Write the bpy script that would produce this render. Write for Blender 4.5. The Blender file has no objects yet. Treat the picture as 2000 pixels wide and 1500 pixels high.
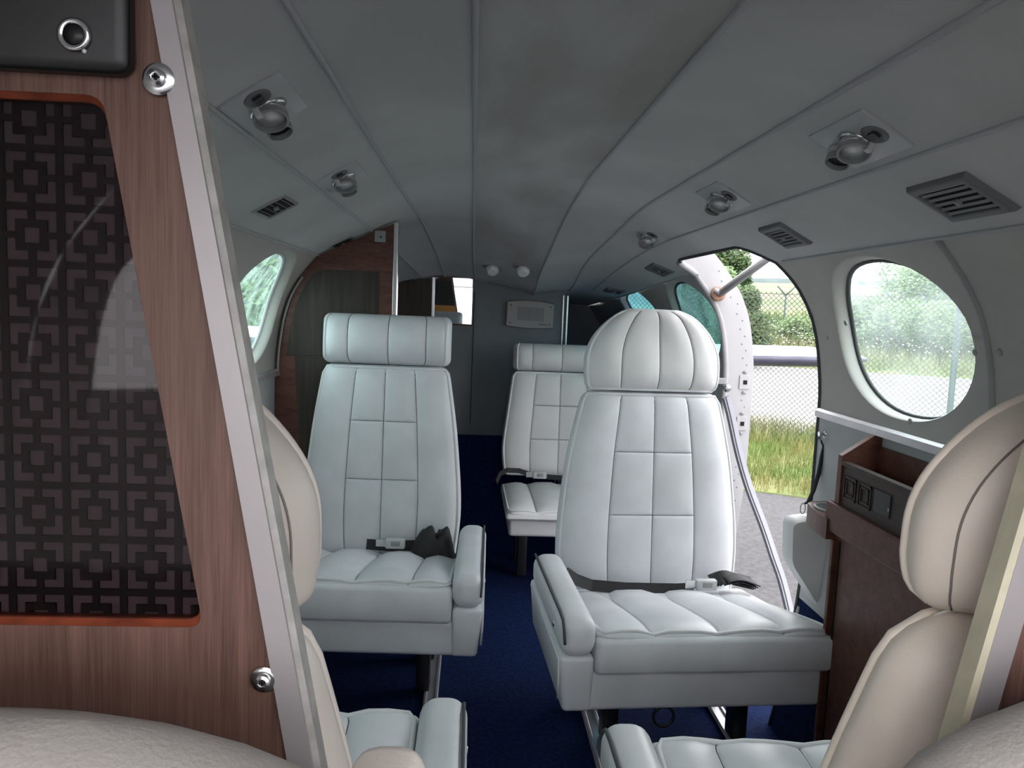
import bpy, bmesh, math, random
from mathutils import Vector, Matrix, noise
from mathutils.geometry import delaunay_2d_cdt
from mathutils.bvhtree import BVHTree

random.seed(7)
SC = bpy.context.scene
COL = SC.collection
PI = math.pi

# ------------------------------------------------------------------ camera
F = 1450.0
VPX, VPY = 925.0, 600.0          # where the cabin axis (+Y) meets the picture
ROLL = math.radians(2.0)
CAM = Vector((-0.128, 0.0, 1.03))
_yc = Vector(((VPX - 1000) / F, (750 - VPY) / F, -1.0)).normalized()
_xc = Vector((math.cos(ROLL), -math.sin(ROLL), 0.0))
_xc.z = -(_xc.x * _yc.x + _xc.y * _yc.y) / _yc.z
_xc.normalize()
_zc = _xc.cross(_yc)
RW = Matrix((_xc, _yc, _zc))     # camera -> world
cam_d = bpy.data.cameras.new('camera')
cam = bpy.data.objects.new('camera', cam_d)
COL.objects.link(cam)
cam.matrix_world = Matrix.Translation(CAM) @ RW.to_4x4()
cam_d.sensor_fit = 'HORIZONTAL'
cam_d.sensor_width = 36.0
cam_d.lens = 36.0 * F / 2000.0
cam_d.clip_start = 0.02
cam_d.clip_end = 6000
SC.camera = cam

# ------------------------------------------------------------------ world, exposure
world = bpy.data.worlds.new('overcast_sky')
SC.world = world
world.use_nodes = True
bg = world.node_tree.nodes['Background']
bg.inputs[0].default_value = (0.97, 0.97, 1.0, 1)
bg.inputs[1].default_value = 1.0
SC.view_settings.view_transform = 'Standard'
SC.view_settings.look = 'None'
SC.view_settings.gamma = 1.0
SC.view_settings.exposure = 2.42
SC.view_settings.use_curve_mapping = False
try:
    SC.cycles.max_bounces = 10
    SC.cycles.diffuse_bounces = 6
    SC.cycles.glossy_bounces = 4
    SC.cycles.transparent_max_bounces = 16
    SC.cycles.sample_clamp_indirect = 6.0
    SC.cycles.use_denoising = True
except Exception:
    pass


# ------------------------------------------------------------------ pixel helpers
def ray(px, py):
    return (RW @ Vector(((px - 1000) / F, (750 - py) / F, -1.0))).normalized()


def P(px, py, y):
    d = ray(px, py)
    return CAM + d * ((y - CAM.y) / d.y)


def PXW(px, py, x):
    d = ray(px, py)
    return CAM + d * ((x - CAM.x) / d.x)


def PZ(px, py, z):
    d = ray(px, py)
    return CAM + d * ((z - CAM.z) / d.z)


# ------------------------------------------------------------------ materials
def mat(name, col, rough=0.5, metal=0.0, spec=0.5, bump=0.0, bscale=200.0, var=0.0, vscale=6.0, col2=None, coat=0.0, stretch=None):
    m = bpy.data.materials.new(name)
    m.use_nodes = True
    nt = m.node_tree
    b = nt.nodes['Principled BSDF']
    b.inputs['Base Color'].default_value = (*col, 1)
    b.inputs['Roughness'].default_value = rough
    b.inputs['Metallic'].default_value = metal
    b.inputs['Specular IOR Level'].default_value = spec
    b.inputs['Coat Weight'].default_value = coat
    if bump or var or col2:
        tc = nt.nodes.new('ShaderNodeTexCoord')
        src = tc.outputs['Object']
        if stretch:
            mp = nt.nodes.new('ShaderNodeMapping')
            mp.inputs['Scale'].default_value = stretch
            nt.links.new(src, mp.inputs[0])
            src = mp.outputs[0]
    if bump:
        n = nt.nodes.new('ShaderNodeTexNoise')
        n.inputs['Scale'].default_value = bscale
        n.inputs['Detail'].default_value = 4
        nt.links.new(src, n.inputs['Vector'])
        bp = nt.nodes.new('ShaderNodeBump')
        bp.inputs['Strength'].default_value = bump
        bp.inputs['Distance'].default_value = 0.002
        nt.links.new(n.outputs[0], bp.inputs['Height'])
        nt.links.new(bp.outputs[0], b.inputs['Normal'])
    if var or col2:
        n2 = nt.nodes.new('ShaderNodeTexNoise')
        n2.inputs['Scale'].default_value = vscale
        n2.inputs['Detail'].default_value = 6
        nt.links.new(src, n2.inputs['Vector'])
        r = nt.nodes.new('ShaderNodeValToRGB')
        c2 = col2 or tuple(c * (1 - var) for c in col)
        r.color_ramp.elements[0].position = 0.38
        r.color_ramp.elements[1].position = 0.62
        r.color_ramp.elements[0].color = (*c2, 1)
        r.color_ramp.elements[1].color = (*col, 1)
        nt.links.new(n2.outputs[0], r.inputs[0])
        nt.links.new(r.outputs[0], b.inputs['Base Color'])
    return m


def wood_mat(name, dark, light, scale=(60, 60, 3.0), rough=0.4):
    m = bpy.data.materials.new(name)
    m.use_nodes = True
    nt = m.node_tree
    b = nt.nodes['Principled BSDF']
    tc = nt.nodes.new('ShaderNodeTexCoord')
    mp = nt.nodes.new('ShaderNodeMapping')
    mp.inputs['Scale'].default_value = scale
    nt.links.new(tc.outputs['Object'], mp.inputs[0])
    n = nt.nodes.new('ShaderNodeTexNoise')
    n.inputs['Scale'].default_value = 1.0
    n.inputs['Detail'].default_value = 5
    n.inputs['Distortion'].default_value = 0.6
    nt.links.new(mp.outputs[0], n.inputs['Vector'])
    mp2 = nt.nodes.new('ShaderNodeMapping')
    mp2.inputs['Scale'].default_value = tuple(s * 6 for s in scale)
    nt.links.new(tc.outputs['Object'], mp2.inputs[0])
    n2 = nt.nodes.new('ShaderNodeTexNoise')
    n2.inputs['Scale'].default_value = 1.0
    n2.inputs['Detail'].default_value = 3
    nt.links.new(mp2.outputs[0], n2.inputs['Vector'])
    mx = nt.nodes.new('ShaderNodeMath')
    mx.operation = 'MULTIPLY_ADD'
    mx.inputs[1].default_value = 0.45
    nt.links.new(n2.outputs[0], mx.inputs[0])
    mm = nt.nodes.new('ShaderNodeMath')
    mm.operation = 'MULTIPLY'
    mm.inputs[1].default_value = 0.6
    nt.links.new(n.outputs[0], mm.inputs[0])
    nt.links.new(mm.outputs[0], mx.inputs[2])
    r = nt.nodes.new('ShaderNodeValToRGB')
    r.color_ramp.elements[0].position = 0.36
    r.color_ramp.elements[1].position = 0.68
    r.color_ramp.elements[0].color = (*dark, 1)
    r.color_ramp.elements[1].color = (*light, 1)
    nt.links.new(mx.outputs[0], r.inputs[0])
    nt.links.new(r.outputs[0], b.inputs['Base Color'])
    b.inputs['Roughness'].default_value = rough
    b.inputs['Specular IOR Level'].default_value = 0.3
    return m


def pane_mat(name, tint, haze, haze_col=(0.8, 0.95, 0.92), streak=0.0):
    m = bpy.data.materials.new(name)
    m.use_nodes = True
    nt = m.node_tree
    for n in list(nt.nodes):
        nt.nodes.remove(n)
    out = nt.nodes.new('ShaderNodeOutputMaterial')
    tr = nt.nodes.new('ShaderNodeBsdfTransparent')
    tr.inputs[0].default_value = (*tint, 1)
    tl = nt.nodes.new('ShaderNodeBsdfTranslucent')
    tl.inputs[0].default_value = (*haze_col, 1)
    mix = nt.nodes.new('ShaderNodeMixShader')
    nt.links.new(tr.outputs[0], mix.inputs[1])
    nt.links.new(tl.outputs[0], mix.inputs[2])
    tc = nt.nodes.new('ShaderNodeTexCoord')
    mp = nt.nodes.new('ShaderNodeMapping')
    mp.inputs['Scale'].default_value = (1, 1, 0.25) if streak else (1, 1, 1)
    nt.links.new(tc.outputs['Object'], mp.inputs[0])
    n = nt.nodes.new('ShaderNodeTexNoise')
    n.inputs['Scale'].default_value = 40 if streak else 9
    n.inputs['Detail'].default_value = 5
    nt.links.new(mp.outputs[0], n.inputs['Vector'])
    r = nt.nodes.new('ShaderNodeMapRange')
    r.inputs['From Min'].default_value = 0.35
    r.inputs['From Max'].default_value = 0.7
    r.inputs['To Min'].default_value = haze * 0.6
    r.inputs['To Max'].default_value = haze * 1.4 + streak
    nt.links.new(n.outputs[0], r.inputs[0])
    nt.links.new(r.outputs[0], mix.inputs[0])
    gl = nt.nodes.new('ShaderNodeBsdfGlossy')
    gl.inputs['Roughness'].default_value = 0.04
    fr = nt.nodes.new('ShaderNodeMath')
    fr.operation = 'ADD'
    fr.inputs[0].default_value = 0.03
    fr.inputs[1].default_value = 0.0
    mix2 = nt.nodes.new('ShaderNodeMixShader')
    nt.links.new(fr.outputs[0], mix2.inputs[0])
    nt.links.new(mix.outputs[0], mix2.inputs[1])
    nt.links.new(gl.outputs[0], mix2.inputs[2])
    nt.links.new(mix2.outputs[0], out.inputs[0])
    return m


M = {}
M['leather'] = mat('grey_leather', (0.70, 0.715, 0.74), 0.37, bump=0.12, bscale=420, var=0.10, vscale=9)
M['leather_white'] = mat('white_leather', (0.70, 0.70, 0.69), 0.42, bump=0.12, bscale=420, var=0.08, vscale=7)
M['leather_lit_cream'] = mat('warm_lit_cream_leather', (0.76, 0.665, 0.575), 0.45, bump=0.15, bscale=380, var=0.12, vscale=8)  # warm cockpit daylight on the aft-facing seat back put into the leather colour
M['leather_lit_taupe'] = mat('warm_lit_taupe_leather', (0.60, 0.54, 0.49), 0.45, bump=0.15, bscale=380, var=0.15, vscale=8)  # greyer tone, warm cockpit daylight likewise put into its colour
M['cockpit_fabric'] = mat('cockpit_seat_vinyl', (0.36, 0.33, 0.305), 0.7, bump=0.35, bscale=330, var=0.14, vscale=10)
M['seam'] = mat('dark_seam_line', (0.06, 0.065, 0.07), 0.8)  # dark seam colour, also stands in for shade in the pad grooves
M['seam_soft'] = mat('taupe_seam_thread', (0.20, 0.17, 0.155), 0.8)
M['reed'] = mat('green_reeds', (0.075, 0.15, 0.055), 0.85, col2=(0.13, 0.18, 0.06), vscale=.6)
M['piping'] = mat('leather_piping', (0.70, 0.71, 0.72), 0.4)
M['liner'] = mat('headliner_vinyl', (0.50, 0.505, 0.50), 0.75, bump=0.2, bscale=260, col2=(0.43, 0.435, 0.43), vscale=3.2)
M['liner_stain'] = mat('stained_headliner', (0.46, 0.465, 0.46), 0.75, bump=0.2, bscale=260, col2=(0.33, 0.322, 0.30), vscale=4.0, stretch=(1.3, .5, 1))
M['bead'] = mat('headliner_welt', (0.40, 0.41, 0.42), 0.7)
M['wall'] = mat('side_panel_vinyl', (0.40, 0.385, 0.36), 0.55, bump=0.12, bscale=200, var=0.14, vscale=5)
M['wall_low'] = mat('lower_side_panel', (0.40, 0.41, 0.41), 0.6, bump=0.12, bscale=200, var=0.1)
M['bulkhead'] = mat('bulkhead_vinyl', (0.17, 0.185, 0.195), 0.8, bump=0.2, bscale=220, var=0.12)
M['navy'] = mat('navy_carpet', (0.009, 0.022, 0.085), 0.95, spec=0.1, bump=0.9, bscale=700, var=0.45, vscale=90)
M['black'] = mat('black_plastic', (0.012, 0.012, 0.013), 0.45)
M['blackhole'] = mat('dark_recess', (0.004, 0.004, 0.004), 0.9)
M['dgrey'] = mat('dark_grey_plastic', (0.13, 0.135, 0.14), 0.55, bump=0.1)
M['mgrey'] = mat('mid_grey_plastic', (0.26, 0.27, 0.27), 0.5)
M['lgrey'] = mat('light_grey_plastic', (0.5, 0.51, 0.51), 0.45)
M['chrome'] = mat('brushed_chrome', (0.66, 0.66, 0.67), 0.22, metal=1.0)
M['alu'] = mat('anodised_aluminium', (0.66, 0.64, 0.66), 0.42, metal=0.85, var=0.12, vscale=12)
M['silver'] = mat('silver_edge_trim', (0.345, 0.315, 0.32), 0.42, metal=0.3, var=0.07, vscale=14)
M['edge_side'] = mat('worn_trim_edge', (0.33, 0.315, 0.30), 0.5, metal=0.1, col2=(0.24, 0.23, 0.215), vscale=55)
M['edge_cream'] = mat('yellowed_trim_edge', (0.50, 0.45, 0.33), 0.45, col2=(0.42, 0.38, 0.28), vscale=40)
M['walnut'] = wood_mat('walnut_veneer', (0.072, 0.035, 0.027), (0.150, 0.083, 0.064), scale=(130, 130, 4.0), rough=0.5)
M['walnut_red'] = wood_mat('red_walnut', (0.062, 0.022, 0.016), (0.145, 0.060, 0.042), scale=(8, 40, 40))
M['rededge'] = mat('red_varnished_edge', (0.22, 0.045, 0.018), 0.35, var=0.4, vscale=60)
M['smoke_panel'] = wood_mat('dark_smoked_veneer', (0.022, 0.018, 0.015), (0.060, 0.048, 0.038), scale=(14, 14, 1.0), rough=0.55)
M['carved'] = wood_mat('dark_carved_wood', (0.030, 0.019, 0.016), (0.070, 0.046, 0.039), scale=(30, 6, 30), rough=0.5)
M['fret'] = mat('black_fretwork', (0.006, 0.005, 0.006), 0.5)
M['fret_back'] = mat('grey_fretwork_backing', (0.17, 0.155, 0.165), 0.7, var=0.2, vscale=20)
M['white_metal'] = mat('white_painted_metal', (0.40, 0.39, 0.395), 0.4, var=0.05, vscale=15)
M['rust'] = mat('primer_bracket', (0.42, 0.24, 0.16), 0.6, var=0.3, vscale=60)
M['mirror'] = mat('mirror_silver', (0.92, 0.92, 0.92), 0.01, metal=1.0)
M['rubber'] = mat('black_rubber_seal', (0.03, 0.035, 0.035), 0.5)
M['strap'] = mat('black_webbing', (0.012, 0.012, 0.013), 0.7, bump=0.5, bscale=500)
M['greystrap'] = mat('grey_fabric_sleeve', (0.30, 0.30, 0.34), 0.8, bump=0.5, bscale=300)
M['orange'] = mat('orange_veneer', (0.62, 0.27, 0.08), 0.6)
M['boot'] = mat('rubber_deice_boot', (0.09, 0.09, 0.13), 0.5, var=0.25, vscale=8)
M['aircraft'] = mat('white_aircraft_paint', (0.80, 0.80, 0.80), 0.3)
M['tarmac'] = mat('weathered_tarmac', (0.095, 0.09, 0.093), 0.9, bump=0.6, bscale=60, var=0.3, vscale=25)
M['gravel'] = mat('pale_gravel', (0.36, 0.345, 0.335), 0.95, bump=0.8, bscale=40, var=0.25, vscale=8)
M['meadow'] = mat('meadow_ground', (0.12, 0.17, 0.05), 0.95, col2=(0.22, 0.22, 0.09), vscale=1.2)
M['field'] = mat('far_field', (0.085, 0.13, 0.045), 0.95, col2=(0.19, 0.17, 0.10), vscale=0.012, stretch=(.4, 1.6, 1))
M['grass'] = mat('grass_blades', (0.095, 0.165, 0.028), 0.8, col2=(0.20, 0.19, 0.06), vscale=1.6)
M['straw'] = mat('straw_grass', (0.29, 0.27, 0.13), 0.8, col2=(0.15, 0.20, 0.06), vscale=1.5)
M['petal'] = mat('white_petals', (0.85, 0.85, 0.80), 0.7)
M['leaf_dark'] = mat('dark_foliage', (0.035, 0.075, 0.022), 0.6, col2=(0.075, 0.12, 0.03), vscale=1.5)
M['leaf_mid'] = mat('mid_foliage', (0.09, 0.17, 0.05), 0.6, col2=(0.16, 0.24, 0.08), vscale=1.2)
M['leaf_pale'] = mat('pale_foliage', (0.20, 0.29, 0.13), 0.6, col2=(0.12, 0.2, 0.08), vscale=1.2)
M['bark'] = mat('grey_bark', (0.12, 0.10, 0.08), 0.9)
M['wire'] = mat('galvanised_wire', (0.075, 0.08, 0.08), 0.6, metal=0.3)
M['post'] = mat('concrete_green_post', (0.075, 0.105, 0.105), 0.8)
M['house'] = mat('pale_house_wall', (0.7, 0.68, 0.66), 0.9)
M['roof'] = mat('grey_house_roof', (0.30, 0.27, 0.27), 0.9)
M['hill'] = mat('hazy_hills', (0.17, 0.21, 0.21), 1.0, var=0.2, vscale=0.02)
M['pane_clear'] = pane_mat('hazy_window_acrylic', (0.80, 0.91, 0.90), 0.13)
M['pane_teal'] = pane_mat('teal_streaked_acrylic', (0.42, 0.56, 0.54), 0.09, (0.6, 0.85, 0.8), streak=0.14)
M['pane_dark'] = pane_mat('dark_teal_shade', (0.17, 0.36, 0.36), 0.10, (0.22, 0.45, 0.45))
M['pane_cyan'] = pane_mat('sky_blue_shade', (0.14, 0.36, 0.50), 0.05, (0.3, 0.7, 1.0))
M['plate'] = mat('grey_fixture_plate', (0.40, 0.415, 0.42), 0.4)
M['stub_light'] = mat('frosted_lens', (0.7, 0.72, 0.72), 0.15, coat=0.6)

# smoked glass of the front divider: dark tint with a sharp reflection
_m = bpy.data.materials.new('smoked_acrylic')
_m.use_nodes = True
_nt = _m.node_tree
for _n in list(_nt.nodes):
    _nt.nodes.remove(_n)
_o = _nt.nodes.new('ShaderNodeOutputMaterial')
_t = _nt.nodes.new('ShaderNodeBsdfTransparent')
_t.inputs[0].default_value = (0.66, 0.61, 0.62, 1)
_g = _nt.nodes.new('ShaderNodeBsdfGlossy')
_g.inputs['Roughness'].default_value = 0.03
_f = _nt.nodes.new('ShaderNodeFresnel')
_f.inputs[0].default_value = 1.30
_x = _nt.nodes.new('ShaderNodeMixShader')
_nt.links.new(_f.outputs[0], _x.inputs[0])
_nt.links.new(_t.outputs[0], _x.inputs[1])
_nt.links.new(_g.outputs[0], _x.inputs[2])
_nt.links.new(_x.outputs[0], _o.inputs[0])
M['smoke'] = _m


# ------------------------------------------------------------------ object helpers
def link(name, me, m, parent=None, smooth=True):
    o = bpy.data.objects.new(name, me)
    COL.objects.link(o)
    if m is not None and not me.materials:
        me.materials.append(M[m] if isinstance(m, str) else m)
    if smooth:
        for p in me.polygons:
            p.use_smooth = True
    if parent is not None:
        o.parent = parent
    return o


def tag(o, label=None, cat=None, group=None, kind=None):
    if label:
        o['label'] = label
    if cat:
        o['category'] = cat
    if group:
        o['group'] = group
    if kind:
        o['kind'] = kind
    return o


def empty(name, loc, rz=0.0):
    o = bpy.data.objects.new(name, None)
    COL.objects.link(o)
    o.location = loc
    o.rotation_euler = (0, 0, rz)
    o.empty_display_size = 0.05
    return o


class MB:
    """collects shapes into one mesh"""
    def __init__(self):
        self.v, self.f = [], []

    def add(self, vs, fs):
        n = len(self.v)
        self.v += [tuple(p) for p in vs]
        self.f += [tuple(i + n for i in f) for f in fs]
        return self

    def box(self, c, s, rot=None, bev=0.0):
        bm = bmesh.new()
        bmesh.ops.create_cube(bm, size=1.0)
        for v in bm.verts:
            v.co = Vector((v.co.x * s[0], v.co.y * s[1], v.co.z * s[2]))
        if bev > 0:
            bmesh.ops.bevel(bm, geom=list(bm.edges), offset=bev, segments=3, profile=0.5, affect='EDGES')
        bm.verts.index_update()
        c = Vector(c)
        vs = []
        for v in bm.verts:
            p = v.co.copy()
            if rot is not None:
                p = rot @ p
            vs.append(p + c)
        fs = [[v.index for v in f.verts] for f in bm.faces]
        bm.free()
        return self.add(vs, fs)

    def tube(self, pts, r, n=8, closed=False, cap=True):
        pts = [Vector(p) for p in pts]
        N = len(pts)
        rr = r if isinstance(r, (list, tuple)) else [r] * N
        vs, fs = [], []
        up = None
        for i, p in enumerate(pts):
            if closed:
                t = pts[(i + 1) % N] - pts[i - 1]
            else:
                t = pts[min(i + 1, N - 1)] - pts[max(i - 1, 0)]
            if t.length < 1e-9:
                t = Vector((0, 0, 1))
            t.normalize()
            if up is None:
                up = Vector((0, 0, 1)) if abs(t.z) < 0.9 else Vector((1, 0, 0))
            a = up - t * up.dot(t)
            if a.length < 1e-6:
                a = t.orthogonal()
            a.normalize()
            up = a
            b = t.cross(a)
            for k in range(n):
                an = 2 * PI * k / n
                vs.append(p + (a * math.cos(an) + b * math.sin(an)) * rr[i])
        for i in range(N if closed else N - 1):
            j = (i + 1) % N
            for k in range(n):
                l = (k + 1) % n
                fs.append((i * n + k, i * n + l, j * n + l, j * n + k))
        if cap and not closed:
            fs.append(tuple(range(n - 1, -1, -1)))
            fs.append(tuple((N - 1) * n + k for k in range(n)))
        return self.add(vs, fs)

    def lathe(self, c, axis, prof, n=20, cap0=True, cap1=True):
        """prof: list of (radius, distance along axis)"""
        c, ax = Vector(c), Vector(axis).normalized()
        a = ax.orthogonal().normalized()
        b = ax.cross(a)
        vs, fs = [], []
        for (r, h) in prof:
            for k in range(n):
                an = 2 * PI * k / n
                vs.append(c + ax * h + (a * math.cos(an) + b * math.sin(an)) * max(r, 1e-5))
        for i in range(len(prof) - 1):
            for k in range(n):
                l = (k + 1) % n
                fs.append((i * n + k, i * n + l, (i + 1) * n + l, (i + 1) * n + k))
        if cap0:
            fs.append(tuple(range(n - 1, -1, -1)))
        if cap1:
            fs.append(tuple((len(prof) - 1) * n + k for k in range(n)))
        return self.add(vs, fs)

    def prism(self, poly, d):
        """poly: list of 3D points (planar), extruded by vector d"""
        n = len(poly)
        d = Vector(d)
        vs = [Vector(p) for p in poly] + [Vector(p) + d for p in poly]
        fs = [tuple(range(n)), tuple(range(2 * n - 1, n - 1, -1))]
        for i in range(n):
            j = (i + 1) % n
            fs.append((i, i + n, j + n, j))
        return self.add(vs, fs)

    def ribbon(self, pts, w, th, wv=None):
        """flat strap along pts; w = width, wv = width direction (or list)"""
        pts = [Vector(p) for p in pts]
        N = len(pts)
        vs, fs = [], []
        for i, p in enumerate(pts):
            t = (pts[min(i + 1, N - 1)] - pts[max(i - 1, 0)]).normalized()
            wd = Vector(wv[i] if isinstance(wv, list) else (wv or (0, 0, 1)))
            wd = (wd - t * wd.dot(t)).normalized()
            nn = t.cross(wd)
            for (a, b) in ((-1, -1), (1, -1), (1, 1), (-1, 1)):
                vs.append(p + wd * (a * w / 2) + nn * (b * th / 2))
        for i in range(N - 1):
            for k in range(4):
                l = (k + 1) % 4
                fs.append((i * 4 + k, i * 4 + l, i * 4 + 4 + l, i * 4 + 4 + k))
        fs.append((3, 2, 1, 0))
        fs.append(tuple((N - 1) * 4 + k for k in range(4)))
        return self.add(vs, fs)

    def mesh(self, name):
        me = bpy.data.meshes.new(name)
        me.from_pydata(self.v, [], self.f)
        me.update()
        return me

    def build(self, name, m, parent=None, smooth=False, auto=None):
        me = self.mesh(name)
        o = link(name, me, m, parent, smooth)
        if auto is not None:
            me.shade_smooth() if hasattr(me, 'shade_smooth') else None
            try:
                me.set_sharp_from_angle(angle=math.radians(auto))
            except Exception:
                pass
        bm = bmesh.new()
        bm.from_mesh(me)
        bmesh.ops.recalc_face_normals(bm, faces=bm.faces)
        bm.to_mesh(me)
        bm.free()
        return o


def pchip(xs, ys):
    n = len(xs)
    h = [xs[i + 1] - xs[i] for i in range(n - 1)]
    dl = [(ys[i + 1] - ys[i]) / h[i] for i in range(n - 1)]
    m = [0.0] * n
    m[0], m[-1] = dl[0], dl[-1]
    for i in range(1, n - 1):
        if dl[i - 1] * dl[i] <= 0:
            m[i] = 0.0
        else:
            w1, w2 = 2 * h[i] + h[i - 1], h[i] + 2 * h[i - 1]
            m[i] = (w1 + w2) / (w1 / dl[i - 1] + w2 / dl[i])

    def f(x):
        if x <= xs[0]:
            return ys[0]
        if x >= xs[-1]:
            return ys[-1]
        for i in range(n - 1):
            if x <= xs[i + 1]:
                break
        t = (x - xs[i]) / h[i]
        a = (1 + 2 * t) * (1 - t) ** 2
        b = t * (1 - t) ** 2
        c = t * t * (3 - 2 * t)
        d = t * t * (t - 1)
        return a * ys[i] + b * h[i] * m[i] + c * ys[i + 1] + d * h[i] * m[i + 1]
    return f


def in_poly(x, y, poly):
    c = False
    j = len(poly) - 1
    for i in range(len(poly)):
        xi, yi = poly[i]
        xj, yj = poly[j]
        if (yi > y) != (yj > y) and x < (xj - xi) * (y - yi) / (yj - yi) + xi:
            c = not c
        j = i
    return c


def surf(name, S, a0, a1, b0, b1, na, nb, holes, m, parent=None, thick=0.0):
    """sheet S(a,b) over a rectangle with holes cut out (constrained triangulation)"""
    vs, es = [], []
    ring = []
    for i in range(na):
        ring.append((a0 + (a1 - a0) * i / na, b0))
    for i in range(nb):
        ring.append((a1, b0 + (b1 - b0) * i / nb))
    for i in range(na):
        ring.append((a1 + (a0 - a1) * i / na, b1))
    for i in range(nb):
        ring.append((a0, b1 + (b0 - b1) * i / nb))
    n0 = len(ring)
    vs += ring
    es += [(i, (i + 1) % n0) for i in range(n0)]
    for h in holes:
        k = len(vs)
        vs += h
        es += [(k + i, k + (i + 1) % len(h)) for i in range(len(h))]
    for i in range(1, na):
        for j in range(1, nb):
            p = (a0 + (a1 - a0) * i / na, b0 + (b1 - b0) * j / nb)
            if not any(in_poly(p[0], p[1], h) for h in holes):
                vs.append(p)
    r = delaunay_2d_cdt([Vector(v) for v in vs], es, [], 0, 1e-6)
    ov, of = r[0], r[2]
    keep = []
    for f in of:
        cx = sum(ov[i].x for i in f) / len(f)
        cy = sum(ov[i].y for i in f) / len(f)
        if cx < min(a0, a1) or cx > max(a0, a1) or cy < min(b0, b1) or cy > max(b0, b1):
            continue
        if any(in_poly(cx, cy, h) for h in holes):
            continue
        keep.append(f)
    used = sorted({i for f in keep for i in f})
    idx = {u: k for k, u in enumerate(used)}
    me = bpy.data.meshes.new(name)
    me.from_pydata([tuple(S(ov[u].x, ov[u].y)) for u in used], [], [tuple(idx[i] for i in f) for f in keep])
    me.update()
    o = link(name, me, m, parent)
    return o


# ------------------------------------------------------------------ cabin shape
def tab(rows):
    ys = [r[0] for r in rows]
    return pchip(ys, [r[1] for r in rows]), pchip(ys, [r[2] for r in rows])


FRONT = -0.12
CURVE = {
    'JL': tab([(FRONT, -.600, 1.168), (2.3, -.600, 1.168), (3.36, -.500, 1.110), (4.3, -.47, 1.08)]),
    'L2': tab([(FRONT, -.443, 1.251), (2.0, -.443, 1.251), (2.3, -.440, 1.245), (3.36, -.353, 1.150), (4.3, -.33, 1.10)]),
    'L1': tab([(FRONT, -.319, 1.317), (2.0, -.319, 1.317), (2.3, -.304, 1.301), (2.6, -.289, 1.270), (3.36, -.26, 1.164), (4.3, -.25, 1.11)]),
    'A': tab([(FRONT, -.137, 1.352), (1.7, -.137, 1.350), (2.16, -.137, 1.325), (2.62, -.137, 1.265), (3.36, -.125, 1.150), (4.3, -.12, 1.1)]),
    'B': tab([(FRONT, .137, 1.352), (1.66, .137, 1.349), (2.10, .137, 1.322), (2.45, .130, 1.254), (2.85, .126, 1.178), (3.36, .137, 1.097), (4.3, .137, 1.06)]),
    'R2': tab([(FRONT, .319, 1.317), (1.9, .319, 1.317), (2.4, .310, 1.275), (2.8, .290, 1.215), (3.36, .30, 1.12), (4.3, .28, 1.07)]),
    'R3': tab([(FRONT, .443, 1.251), (2.2, .443, 1.251), (2.95, .410, 1.178), (3.36, .41, 1.13), (4.3, .39, 1.07)]),
    'JR': tab([(FRONT, .600, 1.168), (2.4, .600, 1.168), (3.36, .565, 1.115), (4.3, .52, 1.06)]),
}
_T = [0, .13, .30, .51, .71, .81, .88, .94, 1.0]
_X = [.665, .690, .712, .726, .726, .714, .694, .657, .600]
prof = pchip(_T, _X)


def wallS(side):
    J = CURVE['JR' if side > 0 else 'JL']

    def S(y, z):
        zj, xj = J[1](y), abs(J[0](y))
        return Vector((side * prof(z / zj) * xj / .600, y, z))
    return S


SR, SL = wallS(1), wallS(-1)


def hit_wall(px, py, side, off=0.0):
    d = ray(px, py)
    S = SR if side > 0 else SL
    y = 0.3
    while y < 5:
        p = CAM + d * ((y - CAM.y) / d.y)
        if abs(p.x) >= abs(S(y, min(max(p.z, 0), 1.168)).x) + off:
            return p
        y += 0.003
    return p


def lineS(c0, c1, sag=0.0):
    A, B = CURVE[c0], CURVE[c1]

    def S(y, t):
        return Vector((A[0](y) * (1 - t) + B[0](y) * t, y, A[1](y) * (1 - t) + B[1](y) * t + sag * 4 * t * (1 - t)))
    return S


# ------------------------------------------------------------------ floor, ceiling, walls
fl = MB()
fl.box((0, 1.55, -.01), (1.42, 5.5, .02))
floor = fl.build('floor', 'navy')
tag(floor, 'deep navy blue carpet along the cabin aisle', kind='structure')

ceil = empty('ceiling', (0, 0, 0))
tag(ceil, 'grey vinyl headliner in long stained panels with welted seams', kind='structure')
YB = 3.36
BACK = 4.25
ceil_objs = []


def door_hole(kind):
    pass


# door opening outline in (y, z): rounded rectangle
DY0, DY1, DZ1 = 1.762, 2.42, 1.207


def rrect(y0, y1, z0, z1, r, n=7):
    pts = []
    for (cy, cz, a0, r) in ((y1 - r, z1 - r, 0, r), (y0 + r * 1.5, z1 - r * 1.5, 90, r * 1.5)):
        for k in range(n + 1):
            a = math.radians(a0 + 90 * k / n)
            pts.append((cy + r * math.cos(a), cz + r * math.sin(a)))
    za, zb = pts[-1][1], pts[0][1]
    m = max(2, int((za - z0) / .03))
    pts += [(y0, za + (z0 - za) * k / m) for k in range(1, m + 1)]
    pts += [(y1, z0 + (zb - z0) * k / m) for k in range(0, m)]
    return pts


door_yz = rrect(DY0, DY1, -0.2, DZ1, .07)
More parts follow.
